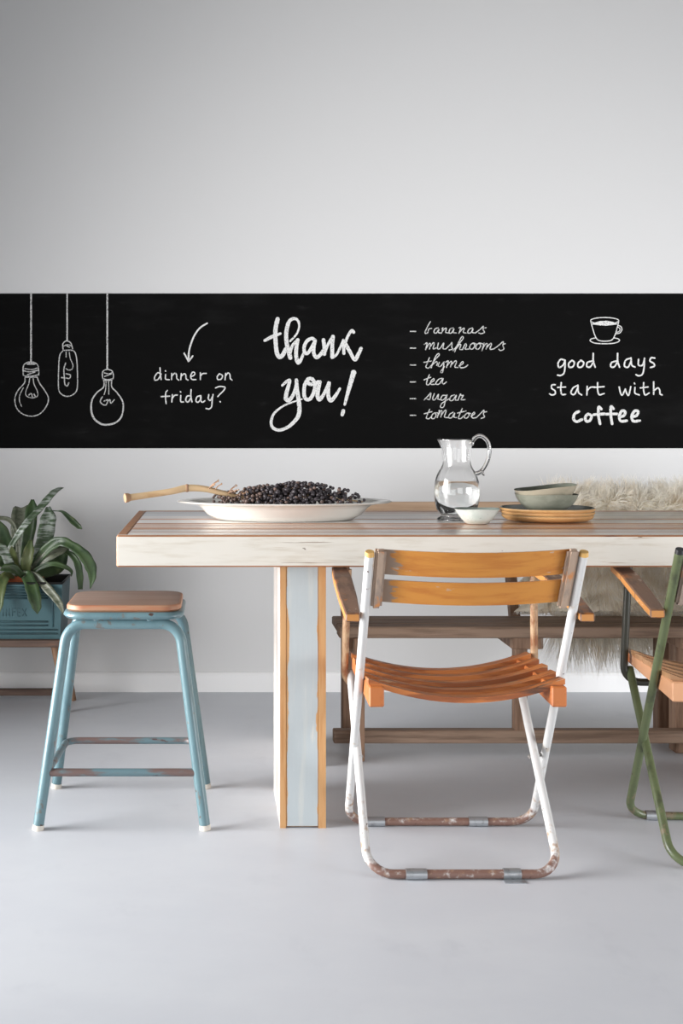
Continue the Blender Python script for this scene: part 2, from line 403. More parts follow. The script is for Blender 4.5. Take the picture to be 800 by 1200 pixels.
def chalk(name, strokes, ox, oy, s, mat, label=None):
    """strokes: (width or width list in crop units, [(x,y),...]); every mark lies on the board's face"""
    bm = NB(); cnt = 0
    for st in strokes:
        wd, pts = st
        P = [Vector((x, 0, y)) for x, y in pts]
        C = catmull(P, 7) if len(P) > 2 else [P[0].lerp(P[1], k/6) for k in range(7)]
        W = lerp_list(wd, len(C)) if isinstance(wd, (list, tuple)) else [wd]*len(C)
        n = len(C); L_, R_ = [], []
        dy0 = -0.0004-0.00030*(cnt % 5); cnt += 1; pk = [0]
        def wp(v):
            px = ox+v.x/s; py = oy+v.z/s
            pk[0] += 1
            return ((px-VX)*WY/F, dy0-0.0000012*pk[0], CH-(py-VY)*WY/F-1.27)
        T0 = None
        poly_l, poly_r = [], []
        for i in range(n):
            a = C[max(i-1, 0)]; b = C[min(i+1, n-1)]
            t = (b-a)
            if t.length < 1e-6: t = Vector((1, 0, 0))
            t.normalize(); nrm = Vector((-t.z, 0, t.x))
            h = W[i]/2*(1+0.16*mnoise.noise(Vector((C[i].x*0.09, C[i].z*0.09, cnt))))
            poly_l.append(C[i]+nrm*h); poly_r.append(C[i]-nrm*h)
        t0 = (C[0]-C[1]).normalized(); t1 = (C[-1]-C[-2]).normalized()
        vl, vr = [], []
        for v1, v2 in zip(poly_l, poly_r): vl.append(bm.verts.new(wp(v1))); vr.append(bm.verts.new(wp(v2)))
        for i in range(n-1): bm.faces.new((vl[i], vr[i], vr[i+1], vl[i+1]))
        for (c_, t_, w_, a_, b_) in ((C[0], t0, W[0], vl[0], vr[0]), (C[-1], t1, W[-1], vr[-1], vl[-1])):
            nn = Vector((-t_.z, 0, t_.x))
            q = [bm.verts.new(wp(c_+t_*w_*0.5*math.sin(k*math.pi/4)+nn*w_*0.5*math.cos(k*math.pi/4))) for k in (1, 2, 3)]
            bm.faces.new([a_]+(q if (Vector(a_.co)-Vector(q[0].co)).length < (Vector(a_.co)-Vector(q[2].co)).length else q[::-1])+[b_])
    o = obj(name, bm, mat, board)
    if label: o['label'] = label
    return o

B1 = [(8, [(146, 17), (146, 120)]), (8, [(146, 120), (146, 240)]), (8, [(146, 240), (146, 337)]),
      (5, [(108, 376), (112, 352), (130, 339), (160, 339), (178, 353), (182, 376)]), ([5, 12, 5], [(128, 347), (145, 345), (164, 347)]),
      (5, [(108, 377), (140, 383), (182, 375)]), (5, [(110, 400), (142, 404), (182, 397)]), (5, [(110, 377), (109, 400)]), (5, [(182, 375), (182, 398)]),
      (4, [(128, 397), (165, 384)]), (4, [(116, 368), (150, 372), (175, 365)]),
      (5, [(118, 408), (115, 435), (85, 470), (70, 510), (80, 555), (110, 582), (150, 591), (190, 578), (220, 540), (227, 505), (210, 470), (185, 435), (175, 408)]),
      (5, [(118, 408), (175, 408)]),
      (4, [(140, 412), (135, 440), (122, 475), (125, 496), (150, 505), (175, 498), (176, 475), (160, 440), (156, 412)]),
      (5, [(136, 492), (144, 485), (150, 488), (152, 500)]), (5, [(160, 487), (166, 499)]),
      (4, [(110, 458), (94, 490), (92, 520), (102, 545)])]
B2 = [(7, [(315, 20), (315, 120)]), (7, [(315, 120), (315, 238)]), (5, [(296, 277), (295, 252), (312, 238), (332, 248), (341, 275)]), (4, [(298, 263), (318, 256), (338, 263)]), (5, [(308, 258), (326, 268)]),
      (5, [(297, 283), (340, 283), (357, 308), (363, 380), (362, 460), (345, 488), (316, 498), (288, 487), (275, 460), (275, 380), (280, 308), (297, 283)]),
      (4, [(310, 290), (310, 314)]), (4, [(325, 292), (330, 322), (342, 350), (338, 370), (322, 375), (310, 368)]),
      (5, [(308, 342), (300, 370), (302, 412), (305, 442), (316, 449), (323, 434)]), (6, [(289, 410), (305, 412)]), (5, [(310, 392), (330, 398), (326, 414), (312, 412)])]
B3 = [(8, [(503, 17), (503, 130)]), (8, [(503, 130), (503, 250)]), (8, [(503, 250), (503, 371)]), (5, [(480, 402), (482, 382), (500, 372), (524, 378), (532, 400), (530, 415)]), (5, [(480, 402), (482, 415)]),
      (5, [(482, 415), (505, 420), (530, 415)]), (4, [(490, 405), (525, 392)]), (5, [(485, 423), (525, 423)]), (4, [(488, 388), (510, 392), (528, 386)]),
      ([5, 6, 9, 9, 7, 6, 5], [(488, 425), (485, 455), (455, 480), (432, 515), (428, 560), (440, 600), (470, 625), (500, 631), (540, 622), (568, 595), (578, 550), (572, 515), (548, 480), (525, 455), (523, 425)]),
      (4, [(497, 428), (495, 465), (488, 490)]), (4, [(509, 428), (510, 460), (510, 490)]), (5, [(480, 500), (470, 520), (480, 535), (497, 538), (506, 515), (488, 520)]), (5, [(506, 520), (515, 514), (520, 530), (536, 514)])]
chalk('bulb_drawing', B1, 0, 340, 4, M['chalk_soft'], 'chalk drawing of a round bulb with a banded cap, far left')
chalk('bulb_drawing', B2, 0, 340, 4, M['chalk_soft'], 'chalk drawing of a long tube-shaped bulb')
chalk('bulb_drawing', B3, 0, 340, 4, M['chalk_soft'], 'chalk drawing of a round bulb hanging lowest')
chalk('arrow_drawing', [(15, [(515, 68), (450, 110), (400, 180), (368, 260), (352, 330), (350, 405)]), (14, [(310, 335), (350, 408)]), (14, [(350, 408), (387, 360)])], 175, 370, 7.619, M['chalk'])
D1 = [[(100, 520), (75, 510), (48, 545), (50, 575), (80, 565), (105, 520)], [(95, 465), (98, 520), (105, 570)],
      [(145, 525), (145, 565), (178, 572)], [(143, 492), (146, 496)],
      [(200, 515), (198, 570)], [(200, 540), (225, 515), (242, 525), (245, 560), (262, 575)],
      [(285, 515), (280, 572)], [(284, 540), (310, 518), (325, 530), (328, 562), (345, 575)],
      [(372, 545), (400, 530), (405, 510), (385, 505), (368, 540), (380, 568), (415, 570)],
      [(455, 510), (455, 570)], [(456, 540), (475, 518), (508, 515)],
      [(625, 518), (605, 545), (612, 570), (640, 565), (652, 535), (625, 518)],
      [(680, 515), (675, 572)], [(679, 540), (700, 512), (718, 525), (722, 560), (738, 575)]]
D2 = [[(160, 668), (146, 690), (145, 740), (150, 785)], [(105, 722), (180, 718)],
      [(205, 705), (200, 770)], [(203, 740), (225, 712), (250, 708)],
      [(280, 712), (280, 765), (305, 770)], [(277, 678), (280, 683)],
      [(362, 715), (335, 720), (325, 755), (345, 770), (370, 735)], [(372, 660), (370, 715), (380, 770)],
      [(452, 715), (425, 725), (415, 760), (435, 772), (460, 740), (456, 710), (460, 760), (475, 772), (495, 760)],
      [(530, 705), (525, 740), (545, 755), (566, 715)], [(568, 703), (560, 760), (555, 810), (535, 832), (505, 828)],
      [(590, 645), (625, 632), (672, 638), (665, 665), (630, 700), (610, 722)], [(630, 766), (634, 770)]]
chalk('chalk_lettering', [(11, p) for p in D1[:11]], 175, 370, 7.619, M['chalk'], 'chalk word dinner')
chalk('chalk_lettering', [(11, p) for p in D1[11:]], 175, 370, 7.619, M['chalk'], 'chalk word on')
chalk('chalk_lettering', [(11.5, p) for p in D2], 175, 370, 7.619, M['chalk'], 'chalk words friday?')
T1 = [(30, [(155, 55), (142, 110), (138, 170), (142, 240), (150, 300), (168, 330), (190, 315), (214, 272)]), ([20, 26, 18], [(62, 210), (100, 190), (140, 172), (175, 160)]),
      ([14, 14, 22, 28, 30, 30], [(245, 215), (290, 165), (310, 110), (300, 65), (270, 52), (240, 70), (222, 120), (216, 180), (222, 240), (235, 290), (246, 335)]),
      (20, [(242, 310), (262, 245), (298, 205)]), ([26, 28, 28, 18], [(300, 205), (290, 260), (288, 320), (300, 368), (320, 352), (342, 300)]),
      (24, [(425, 210), (400, 195), (365, 215), (345, 260), (352, 298), (375, 298), (405, 250), (425, 212)]), (26, [(424, 210), (415, 260), (416, 305), (435, 332), (462, 312), (485, 280)]),
      (26, [(485, 205), (490, 250), (492, 308)]), (20, [(494, 300), (508, 260), (530, 215), (553, 182)]), (28, [(553, 182), (548, 240), (548, 330)]),
      (18, [(550, 334), (580, 310), (610, 250), (628, 208)]), (22, [(628, 208), (630, 250), (632, 303)]),
      ([20, 20, 24], [(640, 232), (660, 180), (688, 138), (702, 150)]), (26, [(642, 232), (675, 290), (710, 348), (735, 310), (755, 267)])]
T2 = [([18, 22, 28, 30, 24, 20], [(188, 133), (220, 105), (242, 96), (232, 140), (218, 190), (215, 228), (235, 242), (265, 205), (284, 150), (292, 98)]),
      ([26, 28, 30, 30, 26, 22, 22, 20, 16, 12, 10], [(290, 95), (295, 160), (305, 230), (312, 300), (305, 350), (280, 388), (230, 433), (165, 456), (118, 435), (109, 390), (130, 335), (190, 285), (260, 255), (330, 232)]),
      (26, [(372, 88), (350, 130), (345, 190), (355, 228), (385, 233), (413, 190), (424, 130), (408, 92), (382, 84), (368, 105), (390, 125), (425, 118), (448, 108)]),
      ([24, 28, 28, 20, 24, 28, 28, 18], [(460, 108), (448, 160), (442, 210), (456, 235), (485, 200), (512, 140), (526, 112), (520, 160), (521, 215), (540, 243), (573, 205), (603, 157)]),
      ([38, 32, 26, 18], [(702, 40), (685, 100), (662, 180), (638, 272)]), ([28, 24], [(628, 318), (620, 345)])]
chalk('chalk_lettering', T1, 300, 365, 6.154, M['chalk'], 'large chalk word thank')
chalk('chalk_lettering', T2, 300, 430, 6.154, M['chalk'], 'large chalk word you!')
def words(lst, oy, label, wd=7.6):
    chalk('chalk_dash', [(wd+1, lst[0])], 475, oy, 6.4, M['chalk_soft']); lst = lst[1:]
    chalk('chalk_lettering', [(wd, p) for p in lst], 475, oy, 6.4, M['chalk_soft'], label)
words([[(35, 118), (75, 118)], [(185, 45), (160, 90), (145, 130), (165, 128), (174, 100), (195, 95)],
       [(245, 90), (220, 100), (212, 125), (230, 130), (250, 100), (245, 125), (262, 130)],
       [(272, 98), (280, 92), (268, 132)], [(270, 122), (290, 100), (305, 95), (300, 125), (320, 130)],
       [(355, 92), (332, 100), (325, 128), (345, 128), (362, 98), (356, 125), (378, 130)],
       [(400, 92), (413, 90), (400, 132)], [(402, 125), (425, 100), (440, 95), (432, 125), (452, 130)],
       [(500, 92), (475, 102), (465, 128), (488, 128), (505, 98), (500, 125), (522, 130)],
       [(522, 130), (560, 100), (582, 80), (580, 105), (590, 125), (565, 135), (548, 130)], [(582, 95), (602, 90)]], 370, 'chalk list word bananas')
words([[(35, 243), (75, 243)], [(140, 215), (160, 205), (150, 255)], [(152, 248), (175, 210), (186, 214), (178, 250)], [(180, 240), (205, 205), (214, 210), (206, 248), (228, 242)],
       [(245, 205), (238, 245), (258, 245), (285, 205), (280, 245), (300, 250)], [(300, 250), (335, 215), (346, 202), (345, 235), (350, 250), (325, 258)],
       [(355, 262), (395, 215), (430, 172), (425, 155), (410, 175), (385, 225), (368, 272)], [(378, 248), (405, 215), (413, 222), (405, 250), (425, 255)],
       [(425, 255), (446, 213), (456, 222), (446, 250), (472, 250)],
       [(505, 205), (485, 220), (480, 245), (500, 250), (518, 225), (508, 205), (532, 215)], [(550, 205), (530, 222), (525, 245), (545, 250), (562, 225), (552, 205), (578, 212)],
       [(588, 205), (572, 262)], [(577, 245), (600, 212), (613, 215), (603, 250)], [(605, 242), (635, 208), (642, 218), (632, 250), (660, 250)],
       [(660, 250), (700, 220), (730, 195), (728, 225), (735, 250), (712, 262), (698, 252)], [(730, 215), (746, 210)]], 370, 'chalk list word mushrooms')
words([[(35, 370), (75, 370)], [(178, 315), (160, 360), (152, 385), (172, 392), (192, 372)], [(135, 350), (192, 340)],
       [(185, 385), (220, 330), (250, 298), (246, 284), (228, 300), (205, 350), (192, 392)], [(202, 365), (230, 345), (238, 352), (232, 372)],
       [(252, 350), (243, 375), (260, 380), (288, 345)], [(288, 345), (282, 395), (276, 425), (263, 420), (290, 382)],
       [(300, 348), (320, 340), (305, 388)], [(308, 378), (335, 345), (346, 348), (336, 384)], [(338, 376), (370, 340), (380, 348), (368, 384), (392, 388)],
       [(398, 378), (430, 358), (426, 344), (408, 365), (410, 388), (440, 388), (466, 370)]], 370, 'chalk list word thyme')
words([[(35, 113), (75, 113)], [(178, 58), (160, 105), (157, 130), (172, 134), (186, 118)], [(138, 97), (188, 78)],
       [(182, 122), (212, 102), (209, 88), (190, 106), (190, 130), (218, 130)], [(270, 85), (245, 95), (225, 125), (250, 128), (280, 86), (274, 115), (284, 128), (305, 113)]], 430, 'chalk list word tea')
words([[(35, 238), (75, 238)], [(138, 248), (170, 215), (188, 195), (185, 225), (178, 245), (160, 240)],
       [(215, 200), (202, 240), (220, 245), (246, 205), (241, 240), (257, 245)],
       [(300, 213), (275, 216), (262, 245), (285, 245), (310, 210)], [(310, 210), (296, 258), (284, 300), (261, 302), (270, 275), (322, 240)],
       [(365, 210), (340, 220), (330, 248), (352, 250), (380, 212), (371, 245), (392, 250)], [(392, 250), (410, 204), (416, 216), (432, 214), (416, 245), (447, 245)]], 430, 'chalk list word sugar')
words([[(35, 363), (75, 363)], [(180, 318), (160, 365), (156, 385), (175, 388), (196, 368)], [(138, 352), (197, 335)],
       [(215, 345), (198, 360), (195, 385), (215, 385), (228, 360), (217, 345), (240, 345)],
       [(252, 325), (236, 380)], [(240, 368), (262, 330), (272, 335), (262, 376)], [(264, 368), (295, 325), (302, 335), (291, 375), (317, 380)],
       [(355, 340), (330, 355), (322, 380), (345, 380), (368, 345), (362, 375), (382, 380)],
       [(424, 312), (400, 365), (396, 385), (415, 386), (432, 368)], [(388, 346), (452, 330)],
       [(462, 345), (445, 360), (440, 380), (460, 382), (476, 360), (465, 345), (487, 350)],
       [(490, 372), (516, 352), (513, 340), (496, 360), (500, 382), (530, 380)],
       [(530, 380), (565, 345), (586, 325), (583, 355), (590, 375), (565, 386)], [(585, 340), (607, 335)]], 430, 'chalk list word tomatoes')
el = lambda cx, cy, a, b, n=20: [(cx+a*math.cos(2*math.pi*k/n), cy+b*math.sin(2*math.pi*k/n)) for k in range(n+1)]
chalk('cup_drawing', [(6, el(389, 58, 88, 20)), ([2, 16, 27, 30, 27, 16, 2], [(308, 80), (335, 76), (362, 74), (390, 74), (418, 74), (445, 76), (470, 80)]),
                      (6, [(302, 62), (315, 110), (330, 155), (350, 180), (390, 186), (430, 180), (450, 155), (465, 110), (477, 62)]),
                      (6, [(470, 87), (490, 95), (496, 115), (482, 135), (456, 140)]), (5, [(467, 98), (481, 104), (484, 118), (474, 128), (461, 130)]),
                      (6, [(335, 165), (305, 172), (300, 185), (330, 198), (390, 202), (450, 198), (480, 185), (475, 172), (445, 165)])], 635, 365, 5.333, M['chalk'])
G1 = [[(142, 305), (115, 300), (98, 325), (105, 350), (130, 335), (142, 305)], [(142, 305), (141, 350), (135, 385), (115, 400), (95, 398)],
      [(185, 305), (165, 325), (168, 348), (190, 345), (200, 320), (185, 305)], [(240, 305), (222, 325), (225, 348), (248, 345), (258, 320), (240, 305)],
      [(308, 310), (280, 320), (278, 345), (300, 345), (320, 312)], [(318, 262), (318, 310), (330, 348)],
      [(462, 310), (432, 320), (428, 345), (450, 345), (472, 312)], [(470, 262), (470, 310), (482, 348)],
      [(547, 293), (520, 305), (512, 340), (535, 348), (555, 310)], [(553, 290), (558, 335), (578, 348)],
      [(600, 300), (600, 335), (625, 335), (638, 297)], [(638, 293), (635, 350), (625, 392), (602, 402), (585, 395)],
      [(702, 292), (680, 290), (672, 310), (695, 325), (699, 342), (675, 350)]]
chalk('chalk_lettering', [(9.8, p) for p in G1[:6]], 635, 365, 5.333, M['chalk'], 'chalk word good')
chalk('chalk_lettering', [(9.8, p) for p in G1[6:]], 635, 365, 5.333, M['chalk'], 'chalk word days')
G2 = [[(80, 58), (60, 60), (58, 80), (78, 95), (80, 115), (60, 122), (45, 115)], [(118, 45), (115, 90), (122, 118), (145, 118)], [(95, 75), (145, 72)],
      [(217, 63), (190, 80), (178, 110), (200, 118), (220, 78)], [(222, 60), (225, 105), (245, 122)], [(280, 68), (278, 122)], [(280, 95), (300, 75), (328, 72)],
      [(345, 45), (345, 90), (355, 120), (385, 113)], [(322, 75), (385, 70)], [(480, 72), (488, 110), (500, 122), (518, 85)], [(518, 85), (528, 115), (540, 122), (552, 70)],
      [(578, 75), (578, 110), (605, 122)], [(574, 48), (577, 53)], [(632, 45), (632, 95), (642, 122), (666, 110)], [(612, 78), (660, 72)],
      [(695, 40), (695, 118)], [(697, 95), (720, 78), (732, 90), (735, 115), (748, 122)]]
chalk('chalk_lettering', [(9, p) for p in G2[:9]], 635, 440, 5.333, M['chalk'], 'chalk word start')
chalk('chalk_lettering', [(9, p) for p in G2[9:]], 635, 440, 5.333, M['chalk'], 'chalk word with')
G3 = [[(228, 225), (202, 240), (195, 272), (215, 288), (248, 275)], [(285, 240), (268, 260), (275, 286), (298, 280), (306, 252), (285, 240)],
      [(368, 210), (352, 198), (350, 250), (360, 302)], [(320, 245), (388, 240)], [(444, 208), (428, 196), (427, 250), (435, 302)], [(398, 242), (464, 240)],
      [(480, 260), (510, 250), (516, 226), (496, 222), (480, 255), (490, 285), (527, 283)], [(556, 260), (588, 250), (598, 226), (576, 222), (558, 255), (568, 285), (608, 283)]]
chalk('chalk_lettering', [(17, p) for p in G3], 635, 440, 5.333, M['chalk'], 'bold chalk word coffee')

# ------------------------------------------------------------------ dining table
TX0, TX1, TY0, TY1, TZ0, TZ1 = -0.252, 2.25, 3.20, 4.15, 0.685, 0.768
table = thing('dining_table', 'long dining table of worn white and striped reclaimed planks on slab legs', 'table', (TX0, TY0, 0))
L_, D_ = TX1-TX0, TY1-TY0
bm = NB()
pm = [M['pl_white'], M['pl_brown'], M['pl_grey'], M['pl_pale'], M['pl_dark'], M['pine_x']]
rows = [(0.026, 0.09, 0), (0.09, 0.102, 5), (0.102, 0.20, 3), (0.20, 0.213, 5), (0.213, 0.29, 1), (0.29, 0.325, 0), (0.325, 0.385, 1), (0.385, 0.40, 5),
        (0.40, 0.50, 0), (0.50, 0.55, 3), (0.55, 0.572, 1), (0.572, 0.68, 3), (0.68, 0.80, 2), (0.80, 0.925, 4)]
for i, (a, b, mi) in enumerate(rows):
    h = TZ1-0.0015*random.random()
    box(bm, 0.026, L_-0.026, a+0.0008, b-0.0008, TZ1-0.03, h, 0.0015, mi, 5)
obj('tabletop', bm, pm, table)
bm = NB(); box(bm, 0, L_, 0, 0.026, TZ0, TZ1, 0.004, 0, 1); obj('front_board', bm, [M['white_x'], M['pine_x']], table)
bm = NB(); box(bm, 0, L_, D_-0.025, D_, TZ0, TZ1, 0.003, 0, 1); obj('back_board', bm, [M['white_x'], M['pine_x']], table)
for xa in (0, L_-0.026):
    bm = NB(); box(bm, xa, xa+0.026, 0.026, D_-0.025, TZ0, TZ1, 0.003, 0, 0); obj('end_board', bm, M['pine_x'], table)
def table_leg(x, y, w, d):
    bm = NB(); mats = [M['leg_blue'], M['pine'], M['leg_white']]
    lx0 = x+w/2; x = -w/2
    e1, e2 = 0.0155, 0.0195
    box(bm, x+e1, x+w-e2, y+0.001, y+0.02, 0.004, TZ0+0.02, 0.0015, 0, 1)
    for (xa, xb) in ((x, x+e1), (x+w-e2, x+w)):
        n = 2
        for k in range(n):
            ya = y+d*k/n; yb = y+d*(k+1)/n-0.001
            xo, xi = (xa, xb) if xa == x else (xb, xa)
            # painted outer face, bare pine edges
            vs_ = box(bm, min(xo, xi), max(xo, xi), ya, yb-0.012, 0.0, TZ0+0.02, 0.0, 1)
            box(bm, min(xo, xi)+0.001, max(xo, xi)-0.001, yb-0.012, yb, 0.0, TZ0+0.02, 0.0, 1)
    bm.faces.ensure_lookup_table()
    bm.normal_update()
    for f in bm.faces:
        c = f.calc_center_median()
        if f.material_index == 1 and abs(f.normal.x) > 0.9 and (abs(c.x-x) < 1e-4 or abs(c.x-x-w) < 1e-4): f.material_index = 2
    box(bm, x+e1, x+w-e2, y+d-0.02, y+d-0.001, 0.004, TZ0+0.02, 0.0015, 0, 1)
    o = obj('leg', bm, mats, table); o.location.x = lx0
    return o
table_leg(0.174-TX0, 3.222-TY0, 0.120, 0.35)
table_leg(0.226-TX0, 3.80-TY0, 0.104, 0.32)
table_leg(1.70-TX0, 3.222-TY0, 0.120, 0.35)
table_leg(1.70-TX0, 3.77-TY0, 0.120, 0.35)

# ------------------------------------------------------------------ bench and sheepskin
bench = thing('bench', 'long weathered brown wooden bench with backrest behind the dining table', 'bench', (0.394, 3.87, 0))
bl = 1.55
for (a, b) in ((0.0, 0.072), (0.076, 0.150), (0.154, 0.235)):
    bm = NB(); box(bm, 0, bl, a, b, 0.385 if a == 0 else 0.392, 0.42, 0.004); obj('seat_plank', bm, M['bench'], bench)
def bench_leg(xc, yc, w=0.034, d=0.05, z0=0.0, z1=0.386):
    bm = NB(); box(bm, xc-w/2, xc+w/2, yc-d/2, yc+d/2, z0, z1, 0.003); obj('leg', bm, M['bench_leg'], bench)
LX = 0.447-0.394
bench_leg(LX+0.01, 0.0+0.015); bench_leg(LX, 0.27)
bench_leg(1.115, 0.12, 0.05, 0.06); bench_leg(1.115, 0.27, 0.05, 0.05)
for xc, w in ((LX+0.005, 0.05), (0.60, 0.10), (1.115, 0.06)):
    bm = NB(); box(bm, xc-w/2, xc+w/2, 0.03, 0.24, 0.345, 0.386, 0.003); obj('batten', bm, M['bench_leg'], bench)
bm = NB(); box(bm, 0.565, 0.605, 0.05, 0.095, 0.075, 0.386, 0.003); obj('support_post', bm, M['bench_leg'], bench)
bm = NB(); box(bm, -0.012, bl, 0.045, 0.085, 0.043, 0.084, 0.003); obj('stretcher', bm, M['bench'], bench)
for xc in (LX, 0.62, 1.115):
    bm = NB()
    for a in (0,):
        v = box(bm, xc-0.016, xc+0.016, 0.245, 0.285, 0.36, 0.78, 0.0)
        for q in v:
            if q.co.z > 0.5: q.co.y += 0.16
    obj('back_upright', bm, M['bench_leg'], bench)
bm = NB()
v = box(bm, 0.0, bl, 0.325, 0.352, 0.60, 0.79, 0.0)
for q in v:
    q.co.y += (q.co.z-0.6)*0.28
obj('backrest_board', bm, M['bench_top'], bench)

def sheepskin():
    t = thing('sheepskin', 'cream long-haired sheepskin draped over the bench backrest', 'sheepskin', (1.4, 4.27, 0))
    prof = catmull([(0, 4.10, 0.436), (0, 4.155, 0.50), (0, 4.178, 0.60), (0, 4.20, 0.70), (0, 4.218, 0.785), (0, 4.255, 0.81), (0, 4.30, 0.79), (0, 4.32, 0.70), (0, 4.34, 0.5), (0, 4.343, 0.40), (0, 4.345, 0.315)], 5)
    n = len(prof); m = 26
    bm = NB(); G = []
    for i, p in enumerate(prof):
        s = i/(n-1)
        xl = 1.00+0.16*min(1, s*2)+0.06*max(0, s-0.5)*2+0.02*math.sin(i*0.9)
        xr = 1.95-0.30*max(0, s-0.55)/0.45+0.02*math.sin(i*1.3)
        G.append([Vector((xl+(xr-xl)*k/m-1.4, p.y-4.27+0.006*math.sin(k*1.7+i*0.6), p.z)) for k in range(m+1)])
    V = [[bm.verts.new(p) for p in r] for r in G]
    for i in range(n-1):
        for k in range(m): bm.faces.new((V[i][k], V[i][k+1], V[i+1][k+1], V[i+1][k]))
    h = obj('hide', bm, M['hide'], t, smooth=True)
    md = h.modifiers.new('thick', 'SOLIDIFY'); md.thickness = 0.006; md.offset = -1
    rnd = random.Random(3); vs_, fs_ = [], []
    for _ in range(22000):
        u = rnd.random()*(n-1.001); w_ = rnd.random()*(m-0.001)
        i, k = int(u), int(w_); fu, fw = u-i, w_-k
        a = G[i][k].lerp(G[i][k+1], fw); b = G[i+1][k].lerp(G[i+1][k+1], fw)
        p = a.lerp(b, fu)
        tx = (G[i][k+1]-G[i][k]).normalized(); ts = (b-a).normalized()
        nr = tx.cross(ts).normalized()
        if u/(n-1) < 0.5 and nr.y > 0: nr = -nr
        if u/(n-1) > 0.6 and nr.y < 0: nr = -nr
        if u/(n-1) > 0.78 and rnd.random() < 0.65: nr = -nr
        if 0.45 < u/(n-1) < 0.65 and nr.z < 0: nr = -nr
        clump = Vector((mnoise.noise(p*28), mnoise.noise(p*28+Vector((9, 0, 0))), mnoise.noise(p*28+Vector((0, 9, 0)))))
        top = p.z > 0.74
        ln = rnd.uniform(0.045, 0.085)*(1.0 if top else 1.15)*(1.75 if u/(n-1) > 0.86 else 1.0)
        d = (nr*(0.9 if top else 0.42)+Vector((rnd.uniform(-.3, .3), 0, 0))+clump*0.8+Vector((0, 0, -0.9 if not top else 0.05))).normalized()
        if not top and d.y < 0 and p.z < 0.70: pass
        wd = rnd.uniform(0.0010, 0.0019)
        side = d.cross(Vector((rnd.uniform(-1, 1), rnd.uniform(-1, 1), rnd.uniform(-.4, .4)))).normalized()
        base = len(vs_); q = p.copy(); steps = 4
        for s in range(steps+1):
            f = s/steps
            ww = wd*(1-f*0.85)
            vs_.append(q-side*ww); vs_.append(q+side*ww)
            d2 = (d+Vector((0, 0, -0.55*f))+clump*0.5*f).normalized()
            q = q+d2*ln/steps
            if q.z < 0.425 and q.y < 4.125-4.27: q.z = 0.425+0.006*rnd.random()
            if q.y < -0.108 and 0.675 < q.z < 0.80: q.y = -0.108+0.004*rnd.random()
        for s in range(steps):
            b0 = base+2*s; fs_.append((b0, b0+1, b0+3, b0+2))
    me = bpy.data.meshes.new('fleece'); me.from_pydata([tuple(v) for v in vs_], [], fs_); me.update()
    me.materials.append(M['fleece'])
    for p in me.polygons: p.use_smooth = True
    o = bpy.data.objects.new('fleece', me); COL.objects.link(o); o.parent = t; o['kind'] = 'stuff'
sheepskin()

